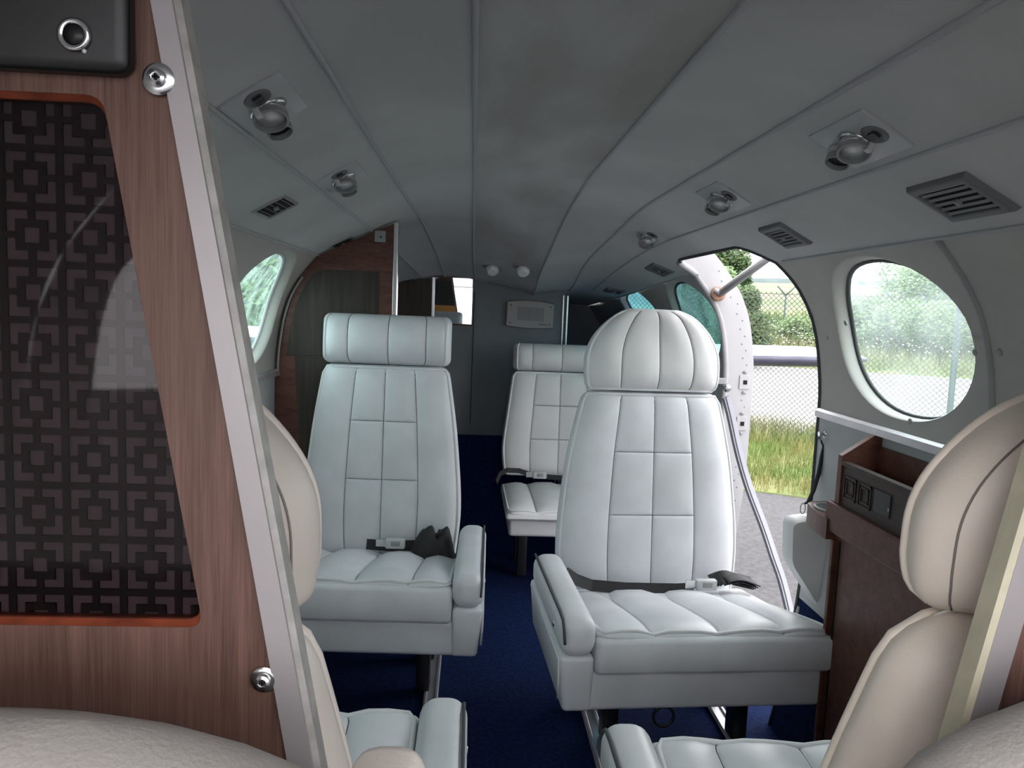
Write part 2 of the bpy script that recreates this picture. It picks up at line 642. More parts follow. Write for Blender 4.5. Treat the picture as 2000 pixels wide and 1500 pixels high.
# the side ceiling panel runs over t = 0 (R3) .. 1 (JR); z falls from 1.251 to 1.168
door_yt = []
for (y, z) in door_yz:
    z3, zj = CURVE['R3'][1](y), CURVE['JR'][1](y)
    door_yt.append((y, (z3 - z) / (z3 - zj)))
for i, (c0, c1, m) in enumerate([('JL', 'L2', 'liner'), ('L2', 'L1', 'liner'), ('L1', 'A', 'liner'), ('A', 'B', 'liner_stain'),
                                 ('B', 'R2', 'liner'), ('R2', 'R3', 'liner'), ('R3', 'JR', 'liner')]):
    holes = [door_yt] if c0 == 'R3' else []
    o = surf('headliner_panel', lineS(c0, c1, 0.006 if c0 != 'R3' else 0.0), FRONT, BACK, 0, 1, 60, 6, holes, m, ceil)
    ceil_objs.append(o)
for c in ('L2', 'L1', 'A', 'B', 'R2', 'R3'):
    cx, cz = CURVE[c]
    pts = [(cx(y), y, cz(y) - .001) for y in [FRONT + (YB - FRONT) * k / 60 for k in range(61)]]
    r = 0.0042 if c in ('R2', 'L1', 'B', 'A') else 0.0034
    MB().tube(pts, r, 8).build('seam_welt', 'bead', ceil, True)

# side walls -------------------------------------------------------
LEDGE = 0.808


def ellipse(yc, zc, ry, rz, n=48, p=2.15):
    pts = []
    for k in range(n):
        a = 2 * PI * k / n
        c, s = math.cos(a), math.sin(a)
        pts.append((yc + ry * math.copysign(abs(c) ** (2 / p), c), zc + rz * math.copysign(abs(s) ** (2 / p), s)))
    return pts


WIN = [  # side, centre y, pane material, label
    (1, 1.420, 'pane_clear', 'large oval cabin window right of the open doorway, hazy acrylic'),
    (1, 0.66, 'pane_clear', 'oval cabin window beside the right partition, mostly out of view'),
    (1, 2.70, 'pane_dark', 'dark teal oval cabin window just behind the doorway frame'),
    (1, 3.34, 'pane_cyan', 'small blue oval window far back on the right'),
    (-1, 2.00, 'pane_teal', 'oval window on the left wall with streaked teal acrylic'),
    (-1, 1.24, 'pane_teal', 'oval window on the left wall hidden behind the front divider'),
]
WZ, WRY, WRZ = 1.000, .230, .158
holes_R = [ellipse(c, WZ, WRY, WRZ) for s, c, m, l in WIN if s > 0]
holes_L = [ellipse(c, WZ, WRY, WRZ) for s, c, m, l in WIN if s < 0]
wr = empty('wall_right', (0, 0, 0))
tag(wr, 'pale vinyl side wall of the cabin with oval windows and doorway', kind='structure')
surf('upper_side_panel', SR, FRONT, BACK, LEDGE, 1.168, 80, 14, holes_R + [door_yz], 'wall', wr)
surf('lower_side_panel', SR, FRONT, BACK, .34, LEDGE, 60, 8, [door_yz], 'wall_low', wr)
surf('carpeted_kick_panel', SR, FRONT, BACK, 0, .34, 60, 4, [door_yz], 'navy', wr)
wl = empty('wall_left', (0, 0, 0))
tag(wl, 'pale vinyl side wall opposite the doorway with oval window', kind='structure')
surf('upper_side_panel', SL, FRONT, BACK, LEDGE, 1.168, 80, 14, holes_L, 'wall', wl)
surf('lower_side_panel', SL, FRONT, BACK, .34, LEDGE, 60, 8, [], 'wall_low', wl)
surf('carpeted_kick_panel', SL, FRONT, BACK, 0, .34, 60, 4, [], 'navy', wl)


def make_window(i, side, yc, pm, label):
    S = SR if side > 0 else SL
    root = empty('window_%d' % (i + 1), S(yc, WZ))
    tag(root, label, kind='structure')
    inv = Matrix.Translation(-Vector(S(yc, WZ)))
    base = [Vector(S(y, z)) for (y, z) in ellipse(yc, WZ, WRY, WRZ)]
    cen = S(yc, WZ)
    rings = []
    for k, (sc, off) in enumerate([(1.0, 0.0), (.992, .0015), (.983, .005), (.975, .011), (.969, .020), (.965, .030), (.960, .036)]):
        rings.append([cen + Vector(((p.x - cen.x) * sc + side * off, (p.y - cen.y) * sc, (p.z - cen.z) * sc)) for p in base])
    mb = MB()
    n = len(base)
    vs = [inv @ p for r in rings for p in r]
    fs = [(a * n + b, a * n + (b + 1) % n, (a + 1) * n + (b + 1) % n, (a + 1) * n + b) for a in range(len(rings) - 1) for b in range(n)]
    mb.add(vs, fs).build('window_reveal', 'wall', root, True)
    MB().tube([inv @ (p - Vector((side * .004, 0, 0))) for p in rings[-1]], .005, 8, True).build('window_seal', 'rubber' if side > 0 else 'lgrey', root, True)
    vs = [inv @ p for p in rings[-1]] + [inv @ (cen + Vector((side * .048, 0, 0)))]
    MB().add(vs, [(b, (b + 1) % n, n) for b in range(n)]).build('pane', pm, root, True)


for i, (s, c, m, l) in enumerate(WIN):
    make_window(i, s, c, m, l)

# unseen cockpit side, added to block sky reflections in the left divider glass
CF = -.62
_cp = lambda y, z: SL(max(y, FRONT), z) + Vector((0, min(y - FRONT, 0), 0))
surf('cockpit_side_blocker', _cp, CF, FRONT, 0, 1.168, 12, 14, [rrect(-.58, -.30, .80, 1.10, .05)], 'wall', wl)  # opening placed to leave one sky reflection near the glass edge
_c2 = lambda y, t: lineS('JL', 'L2')(max(y, FRONT), t) + Vector((0, min(y - FRONT, 0), 0))
surf('cockpit_top_blocker', _c2, CF, FRONT, 0, 1, 10, 4, [], 'liner', ceil)  # unseen roof strip, added against the same reflections

# joint trims between headliner and walls
for side, c, nm in ((1, 'JR', 'trim_1'), (-1, 'JL', 'trim_2')):
    cx, cz = CURVE[c]
    mb = MB()
    spans = [(FRONT, 1.745), (2.41, 3.9)] if side > 0 else [(FRONT, 3.3)]
    for (y0, y1) in spans:
        mb.tube([(cx(y) - side * .001, y, cz(y) - .001) for y in [y0 + (y1 - y0) * k / 40 for k in range(41)]], .0035, 8)
    o = mb.build(nm, 'bead', None, True)
    tag(o, 'thin %s welt where the headliner meets the %s side wall' % ('pale' if side > 0 else 'dark', 'right' if side > 0 else 'left'), kind='structure')

# panel divider ribs on the right wall: the curved trim strip ahead of the big window
y_r = 1.165
o = MB().tube([SR(y_r - .01 + .00 * t, .70 + (1.166 - .70) * t) for t in [k / 24 for k in range(25)]], .006, 8).build('trim_3', 'mgrey', None, True)
tag(o, 'curved dark joint strip running up the wall in front of the large window', kind='structure')

# chrome ledge strip on both walls
for side, nm, y0, y1 in ((1, 'trim_4', 0.2, DY0 - .012), (-1, 'trim_5', 0.2, 2.29)):
    S = SR if side > 0 else SL
    mb = MB()
    pts = [S(y0 + (y1 - y0) * k / 30, LEDGE) - Vector((side * .008, 0, 0)) for k in range(31)]
    vs, fs = [], []
    for p in pts:
        for (dx, dz) in ((-.008, .007), (-.008, -.008), (.010, -.011), (.010, .011), (0, .012)):
            vs.append(p + Vector((side * dx, 0, dz)))
    for i in range(30):
        for k in range(5):
            fs.append((i * 5 + k, i * 5 + (k + 1) % 5, i * 5 + 5 + (k + 1) % 5, i * 5 + 5 + k))
    fs += [(4, 3, 2, 1, 0), tuple(150 + k for k in range(5))]
    o = mb.add(vs, fs).build(nm, 'alu', None, False)
    tag(o, 'worn aluminium ledge strip along the %s wall below the windows' % ('right' if side > 0 else 'left'), kind='structure')

# aft walls --------------------------------------------------------
def cross_top(x, y):
    ks = ['JL', 'L2', 'L1', 'A', 'B', 'R2', 'R3', 'JR']
    pts = [(CURVE[k][0](y), CURVE[k][1](y)) for k in ks]
    if x <= pts[0][0]:
        return pts[0][1]
    for (x0, z0), (x1, z1) in zip(pts, pts[1:]):
        if x <= x1:
            return z0 + (z1 - z0) * (x - x0) / (x1 - x0)
    return pts[-1][1]


def bulkhead_mesh(x0, x1, y, zb, zt=None, th=.02, side_follow=0):
    """wall across the cabin, its top following the ceiling"""
    n = 24
    top = []
    for k in range(n + 1):
        x = x0 + (x1 - x0) * k / n
        top.append(Vector((x, y, (cross_top(x, y) + .004) if zt is None else zt)))
    bot = []
    if side_follow:
        S = SL if side_follow < 0 else SR
        zj = top[0].z if side_follow < 0 else top[-1].z
        m = 16
        prof_pts = [S(y, zb + (zj - .01 - zb) * k / m) for k in range(m + 1)]
        if side_follow < 0:
            poly = top + [Vector((x1, y, zb))] + prof_pts
        else:
            poly = [Vector((x0, y, zb))] + top + prof_pts[::-1]
            poly = poly[0:1] + poly[1:]
    else:
        poly = top + [Vector((x1, y, zb)), Vector((x0, y, zb))]
    return MB().prism(poly, (0, th, 0))


wb = empty('wall_back', (0, YB, 0))
tag(wb, 'dark grey aft bulkhead behind the seats with navy carpeted foot', kind='structure')
XB = P(1103, 640, YB).x
for nm, zb, m, x0, x1, zt in (('bulkhead_panel', .45, 'bulkhead', -.505, XB, None), ('bulkhead_carpet', 0.0, 'navy', -.64, XB, .45)):
    mb = bulkhead_mesh(x0, x1, 0.0, zb, zt) if zt else None
    if mb is None:
        pts = []
        n = 30
        for k in range(n + 1):
            x = x0 + (x1 - x0) * k / n
            pts.append(Vector((x, 0, cross_top(x, YB) + .004)))
        mb = MB().prism(pts + [Vector((x1, 0, zb)), Vector((x0 - .14, 0, zb)), Vector((x0 - .14, 0, .9))], (0, .02, 0))
    mb.build(nm, m, wb)
MB().box((P(921, 740, YB).x, -.001, .8), (.003, .003, .6)).build('panel_seam', 'blackhole', wb)
MB().box((P(1020, 650, YB).x, -.001, .68), (.002, .003, .36)).build('panel_seam', 'blackhole', wb)
mb = MB()
mb.box((XB + .006, -.004, .55), (.008, .02, 1.10), bev=.002)
mb.box((XB - .012, -.004, .55), (.006, .012, 1.10), bev=.001)
mb.build('edge_strip', 'chrome', wb)
o = MB().box((0, BACK, .6), (1.4, .02, 1.25)).build('wall_rear', 'bulkhead')
tag(o, 'dark rear wall of the baggage area behind the bulkhead', kind='structure')
wf = empty('wall_front', (0, -.62, 0))
tag(wf, 'cockpit windscreen surround behind the viewer', kind='structure')
MB().box((0, 0, 1.275), (1.25, .04, .12), bev=.01).build('windscreen_header', 'liner', wf)
MB().box((0, -.02, .30), (1.35, .05, .60), bev=.01).build('instrument_panel', 'black', wf)
for sx in (-.60, -.02, .60):
    MB().tube([(sx, -.01, .59), (sx * .95, .0, 1.22)], .022, 10).build('windscreen_post', 'dgrey', wf, True)
# ------------------------------------------------------------------ doorway
door = empty('door_1', (SR(DY1, .6)))
tag(door, 'open airstair doorway frame with riveted white jamb', kind='structure')
dinv = -Vector(SR(DY1, .6))


def SRx(y, z):
    """right side surface incl. the slanted side ceiling panel above the joint"""
    zj = CURVE['JR'][1](y)
    if z <= zj:
        return SR(y, z)
    t = (CURVE['R3'][1](y) - z) / (CURVE['R3'][1](y) - zj)
    return lineS('R3', 'JR')(y, t)


DTH = .085                       # depth of the jamb
path = [(DY1, 0.0 + (DZ1 - .07) * k / 30) for k in range(31)]
arc = [p for p in door_yz[:16]]
path = path + arc[1:] + [(DY0, (DZ1 - .105) * (1 - k / 30)) for k in range(1, 31)]
n = len(path)


def outn(y, z):
    e = .01
    p0, p1 = SRx(y, max(z - e, 0)), SRx(y, z + e)
    t = (p1 - p0).normalized()
    return Vector((t.z, 0, -t.x))


inner = [SRx(y, z) for y, z in path]
outer = [SRx(y, z) + outn(y, z) * DTH for y, z in path]
mb = MB()
na = 31 + 8
vs = [p + dinv for p in inner[:na]] + [p + dinv for p in outer[:na]]
mb.add(vs, [(i, i + 1, na + i + 1, na + i) for i in range(na - 1)]).build('aft_jamb', 'white_metal', door, True)
mb = MB()
nb_ = n - na + 1
vs = [p + dinv for p in inner[na - 1:]] + [p + dinv for p in outer[na - 1:]]
mb.add(vs, [(i, i + 1, nb_ + i + 1, nb_ + i) for i in range(nb_ - 1)]).build('forward_jamb', 'white_metal', door, True)
MB().tube([p + dinv + Vector((-.004, .010 if i < na - 6 else 0, 0)) for i, p in enumerate(inner[:36])], .011, 10).build('padded_bead', 'white_metal', door, True)
MB().tube([p + dinv for p in inner[33:]], .0050, 8).build('rubber_edge', 'rubber', door, True)
MB().tube([p + dinv + Vector((.012, .006, 0)) for p in inner[na + 4:]], .005, 8).build('bright_edge', 'alu', door, True)
# rivets, latch plates
for k in range(34):
    z = .42 + k * .0225
    p = SRx(DY1, min(z, 1.17)) + outn(DY1, min(z, 1.17)) * (.050 if k % 2 else .062) + dinv
    MB().lathe(p, (0, -1, 0), [(.0026, 0), (.0026, .0012), (.0012, .002)], 8).build('rivet', 'mgrey', door, True)
for (px, py) in ((1438, 746), (1440, 827)):
    z = P(px, py, DY1).z
    p = SRx(DY1, z) + outn(DY1, z) * .055 + dinv
    pl = MB().box(p + Vector((0, -.002, 0)), (.034, .004, .046), bev=.001).build('latch_plate', 'white_metal', door)
    MB().box(p + Vector((.002, -.0045, 0)), (.013, .002, .014)).build('latch_hole', 'blackhole', pl)
    for s in (-1, 1):
        MB().lathe(p + Vector((0, -.004, s * .034)), (0, -1, 0), [(.0055, 0), (.0055, .002), (.003, .003)], 12).build('latch_bolt', 'mgrey', pl, True)

# the white stay arm across the top of the doorway
st = empty('door_stay', P(1407, 575, DY1 - .02))
tag(st, 'white tubular stay arm crossing the top of the open doorway', 'stay arm')
b0 = Vector(st.location)
p0, p1 = P(1408, 572, DY1 - .03) - b0, P(1545, 470, 1.98) - b0
MB().tube([p0, p0.lerp(p1, .5), p1], .0125, 12).build('arm_tube', 'white_metal', st, True)
q = P(1404, 574, DY1 - .02) - b0
MB().lathe(q + Vector((0, .012, 0)), (0, -1, 0), [(.024, 0), (.024, .01), (.018, .014)], 20).build('pivot_bracket', 'rust', st, True)
MB().lathe(q + Vector((.004, 0, -.003)), (0, -1, 0), [(.007, 0), (.007, .006), (.004, .009)], 10).build('pivot_bolt', 'rust', st, True)
MB().tube([q + Vector((-.02, -.012, .012)), q + Vector((.006, -.02, .0))], .008, 10).build('clevis_pin', 'white_metal', st, True)

# handrail cable sleeve hanging down by the door
hc = empty('handrail_cable', P(1420, 785, 2.32))
tag(hc, 'grey sleeved handrail cable hanging down through the open doorway', 'cable')
b0 = Vector(hc.location)
cpx = [(1418, 775, 2.33), (1428, 815, 2.33), (1442, 880, 2.32), (1462, 950, 2.30), (1492, 1030, 2.26), (1512, 1090, 2.22), (1526, 1130, 2.20), (1540, 1185, 2.17), (1556, 1260, 2.14), (1590, 1400, 2.08)]
pts = [P(*c) - b0 for c in cpx]
sm = []
for i in range(len(pts) - 1):
    for k in range(4):
        a = pts[max(i - 1, 0)]
        b, c, d = pts[i], pts[i + 1], pts[min(i + 2, len(pts) - 1)]
        t = k / 4
        sm.append(0.5 * ((2 * b) + (c - a) * t + (2 * a - 5 * b + 4 * c - d) * t * t + (3 * b - a - 3 * c + d) * t ** 3))
sm.append(pts[-1])
MB().ribbon(sm, .026, .012, (1, .4, .2)).build('sleeve', 'greystrap', hc)
MB().ribbon([p + Vector((-.004, -.008, 0)) for p in sm], .004, .003, (1, .4, .2)).build('sleeve_seam', 'black', hc)
MB().lathe(pts[0] + Vector((-.004, -.004, .03)), (0, -1, 0), [(.0, 0), (.012, .004), (.014, .012), (.008, .02), (0, .022)], 14).build('anchor_knob', 'chrome', hc, True)
MB().box(pts[0] + Vector((-.02, 0, .05)), (.03, .012, .02), bev=.003).build('anchor_bracket', 'mgrey', hc)


# ------------------------------------------------------------------ seats
def lob(n):
    return [-math.cos(PI * k / n) for k in range(n + 1)]


def cluster(base, centres, offs):
    s = list(base)
    for c in centres:
        for o in offs:
            if -0.995 < c + o < 0.995:
                s.append(c + o)
    s = sorted(s)
    out = [s[0]]
    for x in s[1:]:
        if x - out[-1] > 1e-4:
            out.append(x)
    out[-1] = s[-1]
    return out


class Pad:
    """a stuffed leather pad: outline half width hw(v), height H, front bulge T, back bulge Tb"""
    def __init__(s, hw, H, T, Tb, place, r=.03, su=(), sv=(), pu=7, pv=8, groove=.0045, puff=.006, rb=None, wr=0.0, pub=None):
        s.hw, s.H, s.T, s.Tb, s.place, s.r, s.su, s.sv = hw, H, T, Tb, place, r, su, sv
        s.pub = pub or pu
        s.pu, s.pv, s.groove, s.puff, s.rb, s.wr = pu, pv, groove, puff, (rb if rb is not None else r), wr

    def width(s, v):
        w = s.hw(v)
        dt, db = (1 - v) * s.H, v * s.H
        if dt < s.r:
            w -= s.r - math.sqrt(max(s.r ** 2 - (s.r - dt) ** 2, 0))
        if db < s.rb:
            w -= s.rb - math.sqrt(max(s.rb ** 2 - (s.rb - db) ** 2, 0))
        return max(w, .004)

    def depth(s, u, v):
        a = max(1 - abs(u) ** s.pu, 0) ** .5
        b = max(1 - abs(2 * v - 1) ** s.pv, 0) ** .5
        d = s.T * a * b
        w = s.hw(v)
        g = 0.0
        for c in s.su:
            x = abs(u - c) * w
            g = max(g, s.groove * math.exp(-(x / .0022) ** 2) + s.puff * math.exp(-(x / .022) ** 2))
        for (vc, u0, u1) in s.sv:
            if u0 - .01 <= u <= u1 + .01:
                x = abs(v - vc) * s.H
                g = max(g, s.groove * math.exp(-(x / .0022) ** 2) + s.puff * .8 * math.exp(-(x / .022) ** 2))
        d -= g * a * b
        if s.wr:
            d += s.wr * noise.noise(Vector((u * 3.1 + 5, v * 3.7, 1.3))) * a * b
        return d

    def front(s, u, v, e=0.0):
        return s.place(s.width(v) * u, s.H * v, s.depth(u, v) + e)

    def build(s, name, m, parent, n=22, nv=26):
        us = cluster(lob(n), s.su, (-.05, -.025, -.012, 0, .012, .025, .05))
        vs_ = cluster(lob(nv), [2 * c[0] - 1 for c in s.sv], (-.03, -.016, -.007, 0, .007, .016, .03))
        vv = [(x + 1) / 2 for x in vs_]
        V, Fc = [], []
        A, B = len(us), len(vv)
        for v in vv:
            for u in us:
                V.append(s.front(u, v))
        for v in vv:
            for u in us:
                a = max(1 - abs(u) ** s.pub, 0) ** .5
                b = max(1 - abs(2 * v - 1) ** min(s.pv, s.pub + 3), 0) ** .5
                V.append(s.place(s.width(v) * u, s.H * v, -s.Tb * a * b))
        for j in range(B - 1):
            for i in range(A - 1):
                q = j * A + i
                Fc.append((q, q + 1, q + A + 1, q + A))
                q += A * B
                Fc.append((q + A, q + A + 1, q + 1, q))
        o = MB().add(V, Fc)
        me = o.mesh(name)
        bm = bmesh.new()
        bm.from_mesh(me)
        bmesh.ops.remove_doubles(bm, verts=bm.verts, dist=2e-5)
        bmesh.ops.recalc_face_normals(bm, faces=bm.faces)
        bm.to_mesh(me)
        bm.free()
        ob = link(name, me, m, parent)
        return ob

    def edge(s, k=.975, dv=.02):
        pts = []
        N = 26
        for i in range(N + 1):
            pts.append(s.front(k, dv + (1 - 2 * dv) * i / N, .0005))
        for i in range(1, 14):
            pts.append(s.front(k - 2 * k * i / 14, 1 - dv, .0005))
        for i in range(N + 1):
            pts.append(s.front(-k, 1 - dv - (1 - 2 * dv) * i / N, .0005))
        for i in range(1, 14):
            pts.append(s.front(-k + 2 * k * i / 14, dv, .0005))
        return pts

    def back(s, u, v, e=0.0):
        a = max(1 - abs(u) ** s.pub, 0) ** .5
        b = max(1 - abs(2 * v - 1) ** min(s.pv, s.pub + 3), 0) ** .5
        return s.place(s.width(v) * u, s.H * v, -s.Tb * a * b - e)

    def stitch(s, parent):
        """dark seam lines in the grooves, their shade put into the colour"""
        for c in s.su:
            MB().tube([s.front(c, .015 + .97 * i / 30, .0004) for i in range(31)], .0011, 5).build('seam_line', 'seam', parent, True)
        for (vc, u0, u1) in s.sv:
            MB().tube([s.front(u0 + (u1 - u0) * i / 20, vc, .0004) for i in range(21)], .0010, 5).build('seam_line', 'seam', parent, True)


def leaf(c, w, h):
    pass


def rounded_block(x0, x1, y0, y1, z0, z1, bev, seg=4):
    bm = bmesh.new()
    bmesh.ops.create_cube(bm, size=1.0)
    for v in bm.verts:
        v.co = Vector(((x0 + x1) / 2 + v.co.x * (x1 - x0), (y0 + y1) / 2 + v.co.y * (y1 - y0), (z0 + z1) / 2 + v.co.z * (z1 - z0)))
    bmesh.ops.bevel(bm, geom=list(bm.edges), offset=bev, segments=seg, profile=0.5, affect='EDGES')
    bm.verts.index_update()
    mb = MB().add([v.co for v in bm.verts], [[v.index for v in f.verts] for f in bm.faces])
    bm.free()
    return mb


def make_seat(name, loc, rz, label, opt):
    """seat faces -Y; origin on the floor under its middle"""
    root = empty(name, loc, rz)
    tag(root, label, 'seat', opt.get('group', 'leather passenger seats in the cabin'))
    lm = opt.get('leather', 'leather')
    hm = opt.get('head_mat', lm)
    bm_ = opt.get('back_mat', lm)
    W = opt.get('W', .478)
    arm = opt.get('arm', 0)            # side of the armrest in local x, 0 = none
    yF, yK = -.25, opt.get('yK', .215)
    zF, zK = opt.get('zF', .405), opt.get('zK', .292)
    zlow = opt.get('zlow', .288)
    th = math.radians(opt.get('recline', 6))
    # cushion ------------------------------------------------------
    dy = yK + .03 - yF
    sl = math.atan2(zF - zK, dy)
    L = dy / math.cos(sl)
    fwd = Vector((0, -math.cos(sl), math.sin(sl)))
    upn = Vector((0, math.sin(sl), math.cos(sl)))
    b0 = Vector((0, yK + .03, zK - .022))

    def pc(X, H, D):
        dip = .013 * (1 - (2 * X / W) ** 2) * (H / L) ** 3
        return b0 + Vector((X, 0, -dip)) + fwd * H + upn * D
    cs = opt.get('cseams', (-.55, .04, .60))
    cp = Pad(lambda v: W / 2, L, .036, .012, pc, r=.035, su=cs, pu=5, pv=7, rb=.02, puff=.014, groove=.006)
    c = cp.build('seat_cushion', lm, root)
    cp.stitch(c)
    MB().tube(cp.edge(.972, .018), .0042, 8, True).build('piping', 'piping', c, True)
    # boxed side of the cushion
    ob = rounded_block(-W / 2 - .001, W / 2 + .001, yF - .003, yK, zlow, zF - .022, .014)
    # follow the slope at the top
    v2 = []
    for p in ob.v:
        x, y, z = p
        t = (z - zlow) / (zF - .022 - zlow)
        z = zlow + t * max((zF - .024) - (y - yF) / dy * (zF - zK) - zlow, .004)
        y2 = y - (.010 * math.sin(PI * min(max(t, 0), 1)) if y < yF + .05 else 0)
        v2.append((x, y2, z))
    ob.v = v2
    ob.build('cushion_boxing', lm, c, True, 40)
    # base ----------------------------------------------------------
    zb0 = opt.get('zb0', .205)
    if opt.get('base', True):
        xa0, xa1 = -W / 2 + .012 - (.062 if arm < 0 else 0), W / 2 - .012 + (.062 if arm > 0 else 0)
        bs = rounded_block(xa0, xa1, yF + .012, yK, zb0, zlow + .004, .012)
        bs.build('seat_base', lm, root, True, 40)
        for sx in (-.16, .16):
            for sy in (-.02, .16):
                rounded_block(sx - .018, sx + .018, sy - .025, sy + .025, .012, zb0 + .005, .004, 2).build('leg', 'black', root, True, 40)
        if opt.get('ring'):
            rx = opt['ring']
            MB().tube([(rx + .022 * math.cos(a), yF + .02, zb0 - .018 + .022 * math.sin(a)) for a in [2 * PI * k / 20 for k in range(20)]], .0035, 8, True).build('release_ring', 'black', root, True)
    # armrest -------------------------------------------------------
    if arm:
        xi, xo = arm * (W / 2 + .002), arm * (W / 2 + .074)
        x0, x1 = min(xi, xo), max(xi, xo)
        az = opt.get('arm_z', .412)
        ap = rounded_block(x0, x1, yF - .002, yK - .02, zb0, az - .082, .010)
        v2 = []
        for (x, y, z) in ap.v:         # lower edge tucks in towards the seat
            k = max(0, 1 - (z - zb0) / .06)
            v2.append((x - arm * .012 * k if arm * x > W / 2 + .04 else x, y + (.0 if y > 0 else .012 * k), z))
        ap.v = v2
        apo = ap.build('arm_panel', lm, root, True, 40)
        MB().tube([(xo - arm * .002, yF + .016, zb0 + .03), (xo, yF + .010, zb0 + .08), (xo, yF + .010, az - .092), (xo, yK - .04, az - .092)], .0028, 6).build('piping', 'piping', apo, True)
        pad = rounded_block(x0 - .002, x1 + .002, yF - .012, yK - .05, az - .084, az, .030, 6)
        v2 = []
        for (x, y, z) in pad.v:
            yy = (y - yF) / (yK - yF)
            v2.append((x, y, z + .004 * math.sin(PI * min(max(yy, 0), 1))))
        pad.v = v2
        po = pad.build('armrest', lm, root, True, 60)
        xe = xo + arm * .002
        MB().tube([(xe - arm * .006, yK - .06, az - .004), (xe - arm * .006, yF + .05, az - .004), (xe - arm * .006, yF + .012, az - .008), (xe - arm * .006, yF - .006, az - .022), (xe - arm * .008, yF - .011, az - .05)], .003, 6).build('piping', 'seam', po, True)
        MB().lathe((xe - arm * .001, yF + .08, az - .045), (arm, 0, 0), [(.007, 0), (.007, .002), (.003, .003)], 12).build('arm_button', 'chrome', po, True)
    # backrest --------------------------------------------------------
    zb = opt.get('zb', .272)
    Hb = opt.get('Hb', .578)
    up = Vector((0, math.sin(th), math.cos(th)))
    nf = Vector((0, -math.cos(th), math.sin(th)))
    wb_, wt = opt.get('wb', .236), opt.get('wt', .186)
    b1 = Vector((0, yK + .045, zb))

    def pb(X, H, D):
        return b1 + Vector((X, 0, 0)) + up * H + nf * D
    wf = pchip([0, .25, .6, 1], [wb_ - .012, wb_, wb_ * .93 + wt * .07 - .012, wt])
    su = opt.get('bseams', (-.46, 0.0, .46))
    bp = Pad(wf, Hb, opt.get('T', .045), opt.get('Tb', .055), pb, r=opt.get('br', .028), su=su, sv=[(opt.get('v1', .412), su[0], su[-1]), (opt.get('v2', .711), su[0], su[-1])], pu=7, pv=14, rb=.02, pub=opt.get('pub'))
    bo = bp.build('backrest', bm_, root)
    bp.stitch(bo)
    MB().tube(bp.edge(.968, .016), .0045, 8, True).build('piping', opt.get('pipe', 'piping'), bo, True)
    # headrest ------------------------------------------------------------
    hh = opt.get('Hh', .148)
    b2 = b1 + up * (Hb + .001)
    hs = opt.get('hseams', (-.58, .04, .62))
    if opt.get('dome'):
        wd = opt.get('hw', .188)

        def hwf(v):
            return wd * (1.0 - max(0, (v - .30) / .70) ** 2.3 * .56) * (.97 + .03 * min(1, v * 5))

        def ph(X, H, D):
            return b2 + Vector((X, 0, 0)) + up * H + nf * (D + .004)
        hp = Pad(hwf, hh, .052, opt.get('hTb', .05), ph, r=.030, su=hs, pu=6, pv=6, rb=.02, wr=.006, pub=opt.get('pub'))
    else:
        wd = opt.get('hw', .190)

        def ph(X, H, D):
            return b2 + Vector((X, 0, 0)) + up * H + nf * (D + .006)
        hp = Pad(lambda v: wd, hh, opt.get('hT', .062), opt.get('hTb', .05), ph, r=.022, su=hs, pu=12, pv=2.6, rb=.022)
    ho = hp.build('headrest', hm, root)
    hp.stitch(ho)
    if opt.get('pub'):
        for s_ in (-1, 1):
            MB().tube([hp.back(.93 * s_, .03 + .94 * i / 24, .0006) for i in range(25)], .0009, 6).build('seam_line', 'seam_soft', ho, True)
    if opt.get('dome'):
        MB().tube(hp.edge(.965, .018), .0042, 8, True).build('piping', opt.get('pipe', 'piping'), ho, True)
    else:
        for s_ in (-1, 1):
            MB().tube([hp.front(.93 * s_, .03 + .94 * i / 20, .001) for i in range(21)], .0040, 8).build('piping', 'piping', ho, True)
    return root, pc, pb, pc


def strap_on(seat, fn, us, d, w=.045, name='seat_belt', m='strap'):
    """webbing lying in the crease between cushion and backrest; fn maps (x, along, lift)"""


seat_L, *_ = make_seat('passenger_seat', (-.388, 1.93, 0), math.radians(-1.5),
                       'grey leather forward-facing seat with rolled headrest beside the dark wood partition',
                       dict(arm=1, zb0=.205, Tb=.03, recline=4.5, hTb=.03))
seat_R, *_ = make_seat('passenger_seat', (.388, 1.705, 0), math.radians(3.5),
                       'large grey leather seat with domed headrest in front of the open doorway',
                       dict(arm=-1, W=.515, wb=.255, wt=.192, dome=True, Hh=.225, hw=.190, zb=.248, Hb=.572, zF=.395, zK=.275, head_mat='leather_white', bseams=(-.46, .02, .49),
                            ring=-.10, hseams=(-.50, .06, .56)))
seat_B, *_ = make_seat('passenger_seat', (.250, 2.80, 0), 0,
                       'smaller grey leather seat at the back in front of the aft bulkhead',
                       dict(arm=0, zb=.335, Hb=.44, Hh=.115, zF=.335, zK=.312, zlow=.285, base=True, zb0=.225, v1=.355, v2=.675, hw=.205, wt=.205, wb=.24,
                            hseams=(-.62, -.02, .6), bseams=(-.52, -.02, .5), leather='leather_white', T=.04))
seat_AL, *_ = make_seat('passenger_seat', (-.430, .885, 0), PI,
                        'aft-facing grey seat behind the left divider, only its side and armrest showing',
                        dict(arm=-1, dome=True, Hh=.195, hw=.190, zb=.290, Hb=.500, wb=.245, wt=.18, Tb=.075, hTb=.075, yK=.262, recline=2, pub=3, br=.045, back_mat='leather_lit_taupe', head_mat='leather_lit_taupe', pipe='leather_lit_taupe'))
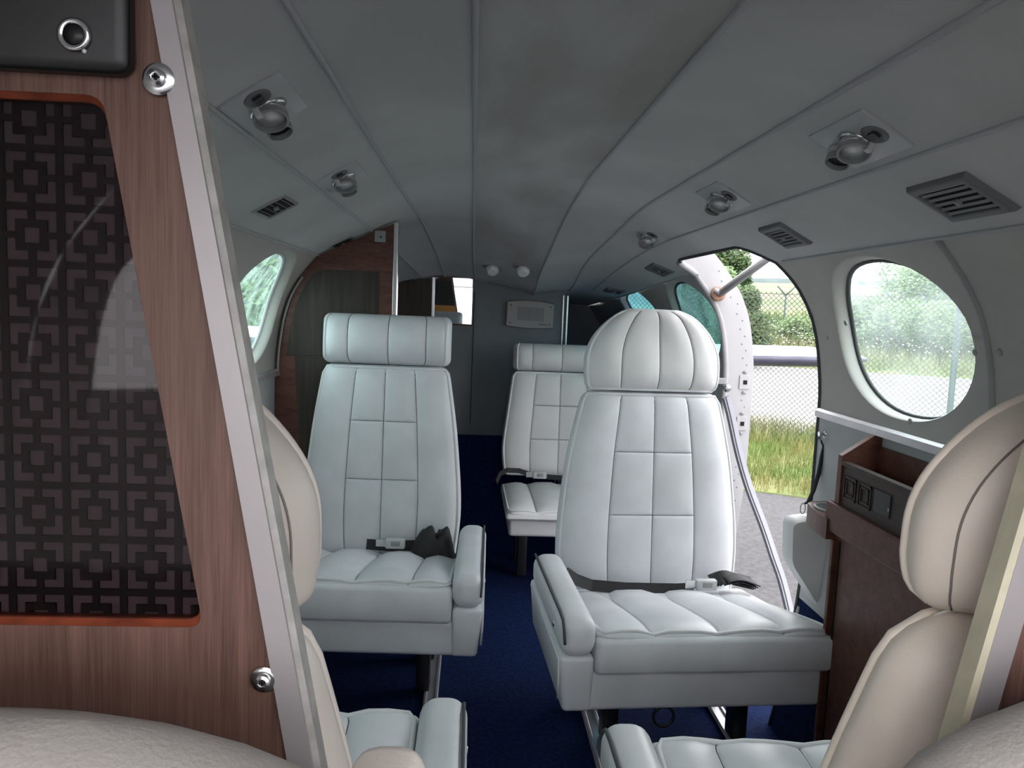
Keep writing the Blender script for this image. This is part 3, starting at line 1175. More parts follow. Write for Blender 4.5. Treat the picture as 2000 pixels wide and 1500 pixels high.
seat_AR, *_ = make_seat('passenger_seat', (.402, .815, 0), PI,
                        'aft-facing leather seat behind the right divider, its back tinted like warm daylight',
                        dict(arm=1, dome=True, Hh=.178, hw=.190, zb=.290, Hb=.524, wb=.272, wt=.192, Tb=.055, hTb=.055, yK=.225, recline=2, pub=3, br=.045, back_mat='leather_lit_cream', head_mat='leather_lit_cream', pipe='leather_lit_cream'))


def spline(pts, n=5):
    pts = [Vector(p) for p in pts]
    out = []
    for i in range(len(pts) - 1):
        a, b, c, d = pts[max(i - 1, 0)], pts[i], pts[i + 1], pts[min(i + 2, len(pts) - 1)]
        for k in range(n):
            t = k / n
            out.append(0.5 * ((2 * b) + (c - a) * t + (2 * a - 5 * b + 4 * c - d) * t * t + (3 * b - a - 3 * c + d) * t ** 3))
    return out + [pts[-1]]


# seat belts (parts of the seats)
def belt(seat, pts, wv, buckle=None, w=.042, name='seat_belt'):
    o = MB().ribbon(pts, w, .003, wv).build(name, 'strap', seat)
    if buckle is not None:
        b = rounded_block(-.028, .028, -.011, .011, -.014, .014, .004, 2)
        b.v = [tuple(Vector(p) + Vector(buckle)) for p in b.v]
        bo = b.build('buckle', 'lgrey', o, True, 40)
        bx = rounded_block(-.016, .010, -.0125, .0125, -.006, .008, .002, 2)
        bx.v = [tuple(Vector(p) + Vector(buckle) + Vector((.004, -.001, .001))) for p in bx.v]
        bx.build('buckle_latch', 'mgrey', o, True, 40)
        MB().box(Vector(buckle) + Vector((-.041, .002, 0)), (.030, .005, .022), bev=.001).build('belt_tongue', 'chrome', o)
    return o


cy = .178
belt(seat_R, [(-.255, .09, .375), (-.245, .13, .366), (-.215, .160, .338), (-.17, cy, .316), (-.08, cy, .308), (0, cy - .003, .307), (.06, cy - .006, .307), (.105, cy - .008, .310)],
     [(0, .5, 1)] * 8, (.132, cy - .022, .326), .030)
mb = MB()
for k in range(4):
    mb.ribbon(spline([(.155 + .01 * k, cy - .010 * k, .326 + .004 * k), (.19, cy - .01 * k, .338 + .006 * (k % 2)), (.225, cy + .004 - .01 * k, .330 + .005 * k), (.275, cy + .012 - .008 * k, .316 + .003 * k)]),
              .040, .003, (0, .8, .6 - .2 * k))
mb.build('belt_slack', 'strap', seat_R)
belt(seat_L, [(-.03, cy, .336), (.03, cy - .004, .334), (.08, cy - .004, .336), (.13, cy, .338)], [(0, .3, 1)] * 4, (.055, cy - .016, .346), .03)
mb = MB()
nu_, nv_ = 22, 12
vs, fs = [], []
for j in range(nv_ + 1):
    for i in range(nu_ + 1):
        u, v = i / nu_, j / nv_
        hgt = min(1, (u / .32)) ** .8 * min(1, (1 - u) / .16) ** .7 * math.sin(PI * min(max(v, 0), 1)) ** .55
        hgt *= 1 - .30 * max(0, 1 - abs(u - .62 - .25 * (v - .5)) / .08) * (v < .75) - .12 * math.sin(9 * u + 4 * v) ** 2
        vs.append((.088 + .140 * u, cy + .035 - .105 * v, .300 + .112 * hgt - .02 * v))
for j in range(nv_):
    for i in range(nu_):
        q = j * (nu_ + 1) + i
        fs.append((q, q + 1, q + nu_ + 2, q + nu_ + 1))
mb.add(vs, fs)
mb.build('belt_slack', 'strap', seat_L, True)
belt(seat_B, [(-.265, .06, .35), (-.25, .10, .375), (-.22, .14, .382), (-.17, cy - .01, .375), (-.11, cy, .355), (-.04, cy, .350), (.06, cy, .348)],
     [(0, .4, 1)] * 7, (-.085, cy - .012, .360), .02)

# seat rails on the floor
for (x, y0, y1, lab) in ((.205, .55, 2.1, 'inner steel seat rail under the right-hand seats'), (.545, .55, 2.1, 'outer steel seat rail under the right-hand seats'),
                         (-.205, .7, 2.25, 'inner steel seat rail under the left-hand seats'), (-.56, .7, 2.25, 'outer steel seat rail under the left-hand seats')):
    rr = empty('seat_rail', (x, (y0 + y1) / 2, 0))
    tag(rr, lab, 'seat rail', 'seat rails on the carpet')
    L = y1 - y0
    rounded_block(-.019, .019, -L / 2, L / 2, .0, .008, .002, 1).build('rail_base', 'alu', rr)
    for s in (-1, 1):
        rounded_block(s * .014 - .004, s * .014 + .004, -L / 2, L / 2, .008, .014, .0015, 1).build('rail_lip', 'alu', rr)

# ------------------------------------------------------------------ cockpit seats (nearest, bottom of the picture)
for (nm, cx, y, zt, lab, pts) in (
        ('cockpit_seat', -.425, .315, .827, 'rounded pale cockpit seat back filling the bottom left corner', 1),
        ('cockpit_seat', .388, .345, .838, 'rounded pale cockpit seat back filling the bottom right corner', -1)):
    root = empty(nm, (cx, y, 0))
    tag(root, lab, 'seat', 'cockpit seats')
    Hs = .44

    def pl(X, H, D, zt=zt):
        return Vector((X, .04 - D + H * -.02, zt - Hs + H))

    def hwc(v):
        return .285 * (1 - max(0, (v - .72) / .28) ** 2.6 * .40)
    pd = Pad(hwc, Hs, .06, .05, pl, r=.07, pu=4, pv=8)
    bo = pd.build('backrest', 'cockpit_fabric', root)
    rounded_block(-.22, .22, -.36, .02, .34, .44, .035).build('seat_cushion', 'cockpit_fabric', root, True, 60)
    rounded_block(-.17, .17, -.30, .0, .0, .345, .01, 2).build('pedestal', 'dgrey', root, True, 40)
    if pts > 0:
        q = P(755, 1489, .285)
        ar = rounded_block(-.016, .016, -.16, .02, -.03, 0, .012)
        ar.v = [tuple(Vector(p) + q - Vector((cx, y, 0))) for p in ar.v]
        ar.build('armrest', 'leather_lit_taupe', root, True, 60)

# ------------------------------------------------------------------ front dividers
YD = .440


def dv(px, py, dy=0.0):
    return P(px, py, YD + dy)


def divider(name, sgn, label, edge_px, inner_px, m_edge):
    pass


# left divider: outline of the wood in the plane y = YD
e_top, e_bot = dv(346, 0), dv(616, 1475)              # aisle side of the silver strip (front corner)
w_top, w_bot = dv(297, 0), dv(556, 1444)              # wood / silver boundary


def on_line(a, b, z):
    t = (z - a.z) / (b.z - a.z)
    return a + (b - a) * t


ld = empty('cabin_divider', (-.45, YD, 0))
tag(ld, 'walnut divider with black fretwork behind smoked glass at the left', 'partition', 'walnut dividers behind the cockpit')
lo = -Vector(ld.location)
ZT, ZBt = 1.30, .30
# opening in the wood
op = [dv(-330, 180), dv(180, 188), dv(203, 215), dv(392, 1195), dv(372, 1226), dv(-330, 1222)]
wood_out = [on_line(w_top, w_bot, ZT), on_line(w_top, w_bot, ZBt), Vector((-.64, YD, ZBt)), Vector((-.655, YD, .8)), Vector((-.60, YD, 1.16)), Vector((-.44, YD, 1.245)), Vector((-.40, YD, ZT - .02))]


def holed_plate(outer, hole, th, name, m, parent, off):
    vs = [Vector((p.x, p.z)) for p in outer] + [Vector((p.x, p.z)) for p in hole]
    no, nh = len(outer), len(hole)
    es = [(i, (i + 1) % no) for i in range(no)] + [(no + i, no + (i + 1) % nh) for i in range(nh)]
    r = delaunay_2d_cdt(vs, es, [], 0, 1e-7)
    hp = [(p.x, p.z) for p in hole]
    opoly = [(p.x, p.z) for p in outer]
    fs = []
    for f in r[2]:
        cx = sum(r[0][i].x for i in f) / 3
        cz = sum(r[0][i].y for i in f) / 3
        if in_poly(cx, cz, opoly) and not in_poly(cx, cz, hp):
            fs.append(tuple(f))
    N = len(r[0])
    y = outer[0].y
    V = [Vector((p.x, y, p.y)) + off for p in r[0]] + [Vector((p.x, y + th, p.y)) + off for p in r[0]]
    allf = fs + [tuple(i + N for i in reversed(f)) for f in fs]
    from collections import Counter
    cnt = Counter()
    for f in fs:
        for a, b in zip(f, f[1:] + f[:1]):
            cnt[tuple(sorted((a, b)))] += 1
    for (a, b), c in cnt.items():
        if c == 1:
            allf.append((a, b, b + N, a + N))
    return MB().add(V, allf).build(name, m, parent)


# rounded corner opening
def round_poly(pts, r, n=5):
    out = []
    N = len(pts)
    for i in range(N):
        p, a, b = pts[i], pts[i - 1], pts[(i + 1) % N]
        da, db = (a - p), (b - p)
        la, lb = da.length, db.length
        rr = min(r, la * .45, lb * .45)
        p0, p1 = p + da / la * rr, p + db / lb * rr
        for k in range(n + 1):
            t = k / n
            out.append(p0 * (1 - t) ** 2 + p * 2 * t * (1 - t) + p1 * t * t)
    return out


opn = [Vector((-.632, YD, dv(100, 186).z)), dv(200, 186), dv(397, 1226), Vector((-.632, YD, dv(100, 1224).z))]
hole = round_poly(opn, .010)
holed_plate(wood_out, hole, .016, 'wood_frame', 'walnut', ld, lo)
# red varnished edge of the opening: a thin liner ring set inside
cen = sum(hole, Vector()) / len(hole)
V, Fc = [], []
N = len(hole)
for p in hole:
    q = p + (cen - p).normalized() * .0035
    V += [p + lo + Vector((0, .0005, 0)), q + lo + Vector((0, .006, 0)), q + lo + Vector((0, .015, 0))]
for i in range(N):
    j = (i + 1) % N
    for k in range(2):
        Fc.append((i * 3 + k, i * 3 + k + 1, j * 3 + k + 1, j * 3 + k))
MB().add(V, Fc).build('opening_edge', 'rededge', ld)
gz0, gz1 = dv(100, 1224).z, dv(100, 186).z
gx1 = dv(397, 1226).x
MB().prism([p + lo + Vector((0, .007, 0)) for p in round_poly([Vector((-.632, YD, gz1)), dv(200, 186), dv(397, 1226), Vector((-.632, YD, gz0))], .006)], (0, .002, 0)).build('smoked_glass', 'smoke', ld)
bk = MB().prism([p + lo + Vector((0, .0140, 0)) for p in opn], (0, .0015, 0)).build('screen_backing', 'fret_back', ld)
# fretwork cells: ring, four arms, border bars; one shared mesh
CS = .0330
cell = MB()
b_, t_ = CS * .14, .0012
cell.box((0, 0, CS / 2), (CS, t_, b_ * .95)).box((CS / 2, 0, 0), (b_ * .95, t_, CS))
rg, rw = CS * .205, CS * .14
for s in (-1, 1):
    cell.box((s * rg, 0, 0), (rw, t_, 2 * rg + rw)).box((0, 0, s * rg), (2 * rg + rw, t_, rw))
    cell.box((s * CS * .38, 0, 0), (CS * .26, t_, b_ * .85)).box((0, 0, s * CS * .38), (b_ * .85, t_, CS * .26))
cell_me = cell.mesh('fretwork_tile')
cell_me.materials.append(M['fret'])
oc = P(178, 575, YD + .0128)
poly = [(p.x, p.z) for p in opn]
for i in range(-12, 10):
    for j in range(-12, 14):
        x, z = oc.x + i * CS, oc.z + j * CS
        if any(in_poly(x + a * CS, z + b * CS, poly) for a in (-.52, 0, .52) for b in (-.52, 0, .52)):
            c = bpy.data.objects.new('fretwork_tile', cell_me)
            COL.objects.link(c)
            c.parent = bk
            c.location = Vector((x, YD + .0128, z)) + lo
# silver strip along the aisle edge
zl = [ZT, ZBt]
a0, a1 = on_line(e_top, e_bot, ZT), on_line(e_top, e_bot, ZBt)
c0, c1 = on_line(w_top, w_bot, ZT), on_line(w_top, w_bot, ZBt)
MB().prism([c0 + lo + Vector((0, -.003, 0)), a0 + lo + Vector((-.002, -.003, 0)), a1 + lo + Vector((-.002, -.003, 0)), c1 + lo + Vector((0, -.003, 0))], (0, .004, 0)).build('edge_trim', 'silver', ld)
MB().prism([a0 + lo + Vector((-.003, -.001, 0)), a0 + lo + Vector((.0015, .002, 0)), a1 + lo + Vector((.0015, .002, 0)), a1 + lo + Vector((-.003, -.001, 0))], (0, .014, 0)).build('edge_return', 'edge_side', ld)
xo_ = on_line(w_top, w_bot, 1.03).x
MB().prism([p + lo + Vector((0, .0165, 0)) for p in (Vector((-.60, YD, .35)), Vector((on_line(w_top, w_bot, .35).x, YD, .35)), Vector((xo_, YD, 1.035)), Vector((-.60, YD, 1.035)))], (0, .003, 0)).build('rear_panel', 'orange', ld)
MB().prism([p + lo + Vector((0, .0165, 0)) for p in (Vector((-.60, YD, 1.037)), Vector((xo_, YD, 1.037)), Vector((on_line(w_top, w_bot, 1.24).x, YD, 1.24)), Vector((-.42, YD, 1.24)), Vector((-.58, YD, 1.16)))], (0, .003, 0)).build('rear_upper_panel', 'black', ld)


def bolt(parent, c, r, name='bolt'):
    o = MB().lathe(c, (0, -1, 0), [(r * 1.25, 0), (r * 1.25, .001), (r * 1.05, .002), (r * .72, .0022), (r * .68, .005), (r * .45, .006), (r * .40, .0045)], 24).build(name, 'chrome', parent, True, 40)
    MB().box(Vector(c) + Vector((0, -.0050, 0)), (r * .5, .0012, r * .16)).box(Vector(c) + Vector((0, -.0050, 0)), (r * .16, .0012, r * .5)).build('bolt_slot', 'blackhole', o)


bolt(ld, dv(315, 158) + lo + Vector((0, -.003, 0)), .0070)
bolt(ld, dv(517, 1325) + lo + Vector((0, -.001, 0)), .0065)
# black box at the top left of the divider
bb = empty('radio_box', dv(100, 60))
tag(bb, 'black plastic box with a ringed socket at the top left', 'box')
b0 = Vector(bb.location)
c_ = dv(268, 155) - b0
rounded_block(-.16, c_.x, -.010, .0, c_.z, c_.z + .16, .008, 4).build('box_body', 'black', bb, True, 40)
k_ = dv(148, 70, -.010) - b0
MB().lathe(k_, (0, -1, 0), [(.0085, 0), (.0088, .0025), (.0072, .0035), (.0058, .0025)], 24, True, False).build('socket_ring', 'chrome', bb, True)
MB().lathe(k_, (0, -1, 0), [(.0058, 0), (.0058, .0018)], 20).build('socket_hole', 'black', bb, True)
MB().lathe(dv(166, 101, -.010) - b0, (0, -1, 0), [(.0012, 0), (.0012, .001), (.0006, .0016)], 8).build('indicator_pin', 'lgrey', bb, True)

# right divider ---------------------------------------------------------
rd = empty('cabin_divider', (.42, YD, 0))
tag(rd, 'walnut divider with silver edge strip at the far right', 'partition', 'walnut dividers behind the cockpit')
lo = -Vector(rd.location)
re_t, re_b = dv(2000, 992), dv(1881, 1398)
rw_t, rw_b = dv(2000, 1129), dv(1930, 1383)
rw_t = on_line(re_t, re_b, rw_t.z) + Vector((.0195, 0, 0))
rw_b = on_line(re_t, re_b, rw_b.z) + Vector((.0195, 0, 0))
a0, a1 = on_line(re_t, re_b, 1.28), on_line(re_t, re_b, ZBt)
c0, c1 = on_line(rw_t, rw_b, 1.28), on_line(rw_t, rw_b, ZBt)
MB().prism([p + lo for p in (c0, c1, Vector((.64, YD, ZBt)), Vector((.655, YD, .8)), Vector((.60, YD, 1.16)), Vector((.44, YD, 1.24)))], (0, .016, 0)).build('wood_frame', 'walnut', rd)
MB().prism([p + lo + Vector((0, -.003, 0)) for p in (a0 + Vector((.003, 0, 0)), a1 + Vector((.003, 0, 0)), c1, c0)], (0, .004, 0)).build('edge_trim', 'silver', rd)
MB().prism([p + lo for p in (a0 + Vector((-.001, -.001, 0)), a0 + Vector((.0035, -.003, 0)), a1 + Vector((.0035, -.003, 0)), a1 + Vector((-.001, -.001, 0)))], (0, .015, 0)).build('edge_return', 'edge_cream', rd)

# ------------------------------------------------------------------ aft wood partition on the left
YP = 2.285
pt = empty('wood_partition', (-.5, YP, 0))
tag(pt, 'dark wood partition with chrome edge behind the left-hand seat', 'partition')
lo = -Vector(pt.location)
xr = P(768, 520, YP).x
pts = []
for k in range(13):
    x = CURVE['JL'][0](YP) + (xr - CURVE['JL'][0](YP)) * k / 12
    pts.append(Vector((x, YP, cross_top(x, YP) - .003)))
side_pts = [SL(YP, .02 + 1.13 * k / 20) + Vector((.004, 0, 0)) for k in range(21)]
MB().prism([p + lo for p in (pts + [Vector((xr, YP, .02))] + side_pts)], (0, .02, 0)).build('wood_panel', 'walnut_red', pt)
zi1, zi0 = P(650, 527, YP).z, P(700, 640, YP).z - .08
inset = [SL(YP, z) + Vector((.035, 0, 0)) for z in [zi1 - .012 - (zi1 - zi0) * k / 10 for k in range(11)]]
inset = [Vector((inset[0].x + .03, YP, zi1)), Vector((P(740, 530, YP).x, YP, zi1)), Vector((P(738, 640, YP).x, YP, zi0))] + inset[::-1]
MB().prism([p + lo + Vector((0, -.003, 0)) for p in inset], (0, .004, 0)).build('inset_panel', 'smoke_panel', pt)
MB().prism([p + lo + Vector((0, -.002, 0)) for p in (Vector((-.665, YP, zi0 - .01)), Vector((xr - .03, YP, zi0 - .01)), Vector((xr - .03, YP, .05)), Vector((-.62, YP, .05)))], (0, .003, 0)).build('lower_panel', 'smoke_panel', pt)
MB().tube([SL(YP - .006, .80 + .30 * k / 16) + lo + Vector((.012, 0, 0)) for k in range(17)], .0035, 8).build('edge_gasket', 'mgrey', pt, True)
xs0, xs1 = P(767, 560, YP).x, P(776, 560, YP).x
mb = MB()
ztp = cross_top(xs1, YP) - .006
mb.box(((xs0 + xs1) / 2 + lo.x, .006, (ztp + .02) / 2), (xs1 - xs0, .030, ztp - .02), bev=.002)
mb.build('edge_strip', 'chrome', pt)
zb_ = cross_top(P(743, 460, YP).x, YP)
bq = P(743, 462, YP) + lo
br = MB().box(bq + Vector((0, -.004, 0)), (.033, .008, .034), bev=.002).build('corner_bracket', 'mgrey', pt)
MB().lathe(bq + Vector((.002, -.008, -.002)), (0, -1, 0), [(.003, 0), (.003, .001)], 10).build('bracket_screw', 'black', br)

# ------------------------------------------------------------------ mirror and dark panel on the bulkhead
mr = empty('wall_mirror', P(886, 590, YB - .004))
tag(mr, 'mirror on the aft bulkhead reflecting bright cockpit glass', 'mirror')
lo = -Vector(mr.location)
mzt, mzb = cross_top(P(886, 545, YB).x, YB) - .003, P(890, 632, YB).z
mx0, mx1 = P(849, 590, YB).x, P(922, 590, YB).x
mirr = MB().box(Vector(((mx0 + mx1) / 2, YB - .004, (mzt + mzb) / 2)) + lo, (mx1 - mx0, .004, mzt - mzb), Matrix.Rotation(0, 3, 'X'))
mirr.build('mirror_glass', 'mirror', mr)
MB().box(Vector((mx0 - .007, YB - .006, (mzt + mzb) / 2 - .01)) + lo, (.013, .012, mzt - mzb + .02), bev=.002).build('mirror_edge_strip', 'chrome', mr)
MB().box(Vector(((mx0 + mx1) / 2, YB - .005, mzb - .004)) + lo, (mx1 - mx0 + .02, .01, .008), bev=.001).build('mirror_lower_rail', 'walnut_red', mr)
o = MB().box((P(806, 610, YB).x, YB - .004, .86), (P(841, 590, YB).x - P(772, 590, YB).x, .006, .58)).build('dark_wood_panel', 'smoke_panel')
tag(o, 'dark veneer panel on the bulkhead left of the mirror', 'panel')

# ------------------------------------------------------------------ speaker
sp = empty('wall_speaker', P(1035, 615, YB - .004))
tag(sp, 'beige-grey wall speaker with bowed edges on the aft bulkhead', 'speaker')
rotS = Matrix.Rotation(math.radians(1.2), 3, 'Y')
outl = []
hw_, hh_ = .106, .054
for k in range(13):
    t = -1 + 2 * k / 12
    outl.append(Vector((hw_ * t, 0, hh_ + .010 * (1 - t * t))))
for k in range(13):
    t = 1 - 2 * k / 12
    outl.append(Vector((hw_ * t, 0, -hh_ - .006 * (1 - t * t))))
outl = [rotS @ p for p in round_poly(outl, .004, 2)]
bmx = bmesh.new()
fv = [bmx.verts.new(p) for p in outl]
bv = [bmx.verts.new((p.x * 1.02, .0, p.z * 1.03)) for p in outl]
for v in fv:
    v.co.y = -.026
    v.co.x *= .985
    v.co.z *= .97
mid = [bmx.verts.new((p.x, -.018, p.z)) for p in outl]
bmx.faces.new(fv)
for i in range(len(outl)):
    j = (i + 1) % len(outl)
    bmx.faces.new((fv[i], mid[i], mid[j], fv[j]))
    bmx.faces.new((mid[i], bv[i], bv[j], mid[j]))
bmesh.ops.recalc_face_normals(bmx, faces=bmx.faces)
me = bpy.data.meshes.new('speaker_case')
bmx.to_mesh(me)
bmx.free()
link('speaker_case', me, mat('speaker_beige', (0.30, 0.285, 0.265), 0.6, bump=.1), sp, False)
for i in range(15):
    MB().box(rotS @ Vector((-.055 + i * .0080, -.0262, .004)), (.0042, .0012, .060)).build('grille_slot', 'dgrey', sp)
for sx in (-1, 1):
    for sz in (-1, 1):
        MB().lathe(rotS @ Vector((sx * .089, -.026, sz * .040)), (0, -1, 0), [(.0034, 0), (.0034, .001)], 10).build('corner_screw', 'black', sp)
for i, wd in enumerate((.0045, .003, .0035, .0035, .003, .0045)):   # the maker's word, too small to read
    MB().box(rotS @ Vector((.046 + i * .0058, -.0266, -.040)), (wd, .001, .0062 if i in (0, 3) else .0042)).build('name_letter', 'black', sp)

# ------------------------------------------------------------------ ceiling fixtures
bvhs = []
for o in ceil_objs:
    me = o.data
    bvhs.append(BVHTree.FromPolygons([v.co.copy() for v in me.vertices], [list(p.vertices) for p in me.polygons]))


def hit_ceiling(px, py):
    d = ray(px, py)
    best = None
    for b in bvhs:
        h = b.ray_cast(CAM, d, 8)
        if h[0] is not None and (best is None or h[3] < best[1]):
            n = h[1]
            if n.dot(d) > 0:
                n = -n
            best = (h[0], h[3], n)
    return best[0], best[2]


def frame_at(p, n, side):
    """local x = outboard along the panel, y = aft, z = out of the ceiling (down)"""
    z = n.normalized()
    y = Vector((0, 1, 0))
    y = (y - z * y.dot(z)).normalized()
    x = y.cross(z)
    R = Matrix((x, y, z)).transposed()
    return Matrix.Translation(p) @ R.to_4x4()


def put(root_name, px, py, label, cat, group, side):
    p, n = hit_ceiling(px, py)
    o = bpy.data.objects.new(root_name, None)
    COL.objects.link(o)
    o.empty_display_size = .03
    o.matrix_world = frame_at(p, n, side)
    tag(o, label, cat, group)
    return o


def gasper(px, py, side, label, L=.150, Wd=.086, pm='plate'):
    o = put('overhead_light_unit', px, py, label, 'reading light', 'overhead reading light and air nozzle units', side)
    s = 1 if side > 0 else -1
    # plate, kept aft end +y
    rounded_block(-Wd / 2, Wd / 2, -L / 2, L / 2, -.002, .004, .0018, 2).build('plate', pm, o, True, 40)
    # dark oval switch near the front end
    sw = MB()
    prof_ = []
    vs, fs = [], []
    for (k, z) in ((1.0, .004), (.95, .0055), (.75, .0055), (.65, .0045)):
        for a in range(20):
            an = 2 * PI * a / 20
            vs.append((.018 * k * math.cos(an), -.044 + .024 * k * math.sin(an), z))
    for r in range(3):
        for a in range(20):
            b = (a + 1) % 20
            fs.append((r * 20 + a, r * 20 + b, r * 20 + 20 + b, r * 20 + 20 + a))
    fs.append(tuple(60 + a for a in range(20)))
    so = sw.add(vs, fs).build('switch_recess', 'dgrey', o, True)
    MB().box((0, -.044, .006), (.012, .016, .004), bev=.001).build('rocker', 'black', so)
    # reading light eyeball
    ax = Vector((-.25 * s, -.45, 1)).normalized()
    MB().lathe((0, .004, -.002), (0, 0, 1), [(.026, .004), (.026, .008), (.022, .010)], 24, True, False).build('light_collar', 'chrome', o, True)
    eb = MB().lathe(Vector((0, .004, .006)) - ax * .002, ax, [(.019, -.006), (.0215, .002), (.0215, .010), (.019, .013)], 24).build('reading_light', 'alu', o, True, 30)
    MB().lathe(Vector((0, .004, .006)) + ax * .009, ax, [(.0215, 0), (.0225, .001), (.0225, .009), (.0195, .010), (.0190, .004)], 24, False, False).build('light_shade', 'mgrey', eb, True, 30)
    MB().lathe(Vector((0, .004, .006)) + ax * .012, ax, [(.0190, 0), (.0195, .001)], 24).build('light_lens', 'stub_light', eb, True)
    # air nozzle
    ax2 = Vector((-.1 * s, -.25, 1)).normalized()
    nz = MB().lathe(Vector((-.004 * s, .050, .004)), ax2, [(.019, 0), (.0195, .005), (.016, .010), (.0155, .013)], 24).build('air_nozzle', 'alu', o, True, 30)
    MB().lathe(Vector((-.004 * s, .050, .004)) + ax2 * .011, ax2, [(.0165, 0), (.0175, .001), (.0175, .011), (.0155, .012), (.0150, .004)], 24, False, False).build('nozzle_ring', 'mgrey', nz, True, 30)
    MB().lathe(Vector((-.004 * s, .050, .004)) + ax2 * .014, ax2, [(.0155, 0), (.0155, .001)], 20).build('nozzle_core', 'black', nz)
    MB().box((-.012 * s, -.020, .010), (.009, .011, .014), bev=.0015).build('dimmer_knob', 'lgrey', o)
    return o


gasper(519, 205, -1, 'reading light and air nozzle unit on the left ceiling nearest the cockpit')
gasper(669, 345, -1, 'second reading light and air nozzle unit on the left ceiling')
gasper(1678, 272, 1, 'large reading light and air nozzle unit on the right ceiling, nearest')
gasper(1412, 385, 1, 'middle one of the three right ceiling reading light units')
gasper(1268, 461, 1, 'rearmost of the three right ceiling reading light units')


def small_light(px, py, label):
    o = put('ceiling_spotlight', px, py, label, 'ceiling light', 'small ceiling spotlights near the aft bulkhead', 1)
    rounded_block(-.042, .042, -.026, .026, -.001, .004, .0015, 2).build('plate', 'mgrey', o, True, 40)
    ax = Vector((0, -.6, 1)).normalized()
    eb = MB().lathe((0, 0, .002), ax, [(.026, 0), (.027, .010), (.024, .024), (.018, .030)], 20).build('eyeball', 'stub_light', o, True, 40)
    MB().lathe(Vector((0, 0, .002)) + ax * .012, ax, [(.0275, 0), (.0275, .004)], 20, False, False).build('eyeball_ring', 'chrome', eb, True)


small_light(963, 521, 'left one of two small spotlights above the aft bulkhead')
small_light(1023, 523, 'right one of two small spotlights above the aft bulkhead')


def louvre(px, py, side, label, L=.115, Wd=.078, raised=True, turn=0.0, clip=False):
    o = put('air_vent', px, py, label, 'air vent', 'slatted air vents along the side ceiling', side)
    hm = 'dgrey' if raised else 'mgrey'
    h = .009 if raised else .005
    # bevelled housing as a frame of four sides
    e = .017 if raised else .010
    iw, il = Wd / 2 - e, L / 2 - e
    vs, fs = [], []
    for (a, b, z) in ((Wd / 2, L / 2, -.002), (Wd / 2 - .004, L / 2 - .004, h * .8), (iw + .004, il + .004, h), (iw, il, h - .002), (iw, il, -.002)):
        vs += [(-a, -b, z), (a, -b, z), (a, b, z), (-a, b, z)]
    for r in range(4):
        for k in range(4):
            fs.append((r * 4 + k, r * 4 + (k + 1) % 4, r * 4 + 4 + (k + 1) % 4, r * 4 + 4 + k))
    fo = MB().add(vs, fs).build('vent_housing', hm, o)
    bv = fo.modifiers.new('soft', 'BEVEL')
    bv.width, bv.segments, bv.limit_method = .003, 2, 'ANGLE'
    MB().box((0, 0, max(.0008, h - .0075)), (iw * 2 + .002, il * 2 + .002, .001)).build('vent_cavity', 'blackhole', o)
    for k in range(5):
        x = -iw + iw * 2 * (k + .5) / 5
        R = Matrix.Rotation(math.radians(50), 3, 'Y')
        MB().box((x, 0, h - .003), (.0042, il * 2 - .002, .0010), R).build('slat', 'mgrey', o)
    MB().box((0, -.002, h), (.010, .006, .006), bev=.0012).build('slat_knob', 'mgrey', o)
    return o


louvre(538, 404, -1, 'slatted air vent on the left side ceiling, nearer one', raised=False, L=.12)
louvre(670, 474, -1, 'slatted air vent on the left side ceiling beside the wood partition', raised=False, L=.12)
louvre(796, 548, -1, 'pale air vent half hidden beyond the chrome partition edge', raised=False, L=.12)
louvre(1876, 385, 1, 'largest slatted air vent above the big oval window', L=.135, Wd=.092)
louvre(1533, 459, 1, 'slatted air vent at the top corner of the open doorway', L=.12, Wd=.085)
louvre(1288, 526, 1, 'slatted air vent behind the doorway above the rear windows', L=.12, Wd=.085)
louvre(1200, 567, 1, 'rearmost slatted air vent on the right side ceiling', L=.12, Wd=.085)

# ------------------------------------------------------------------ wall buttons
def stud(px, py, side, label):
    p = hit_wall(px, py, side)
    S = SR if side > 0 else SL
    e = .02
    t = (S(p.y, p.z + e) - S(p.y, p.z - e)).normalized()
    n = Vector((-side * t.z, 0, side * t.x))
    if n.x * side > 0:
        n = -n
    o = MB().lathe((0, 0, 0), n, [(.0062, -.001), (.0062, .0012), (.004, .0022), (.0012, .0014)], 14).build('panel_screw', 'mgrey', None, True)
    o.location = p
    tag(o, label, 'screw', 'panel screws on the cabin walls')


stud(1652, 631, 1, 'small screw head left of the large oval window, upper one')
stud(1617, 659, 1, 'small dark screw close to the doorway edge')
stud(1778, 823, 1, 'small screw below the large oval window')
stud(1905, 688, 1, 'screw right of the large oval window, before the joint strip')
stud(1953, 688, 1, 'screw right of the joint strip at the far right wall')
stud(550, 580, -1, 'small screw on the left wall between window and partition')

# ------------------------------------------------------------------ side cabinet on the right
XC = .652
cab = empty('side_cabinet', (XC, 1.30, 0))
tag(cab, 'low walnut side cabinet along the right wall beside the doorway', 'cabinet')
lo = -Vector(cab.location)
yA, yF_ = 1.488, .55
zc = .615
def cabx(y, z):
    return SR(y, z).x - .004
mb = MB()
mb.prism([Vector((XC, yA, .03)) + lo, Vector((XC, yA, zc)) + lo, Vector((cabx(yA, zc), yA, zc)) + lo, Vector((cabx(yA, .35), yA, .35)) + lo, Vector((cabx(yA, .03), yA, .03)) + lo], (0, -(yA - yF_), 0))
mb.build('cabinet_body', 'walnut_red', cab)
MB().box(Vector((XC - .006, (yA + yF_) / 2 + .01, zc + .006)) + lo, (.020, yA - yF_ + .03, .062), bev=.005).build('top_rail', 'walnut_red', cab)
MB().box(Vector((XC - .004, yA - .006, .30)) + lo, (.016, .012, .55), bev=.002).build('corner_stile', 'walnut_red', cab)
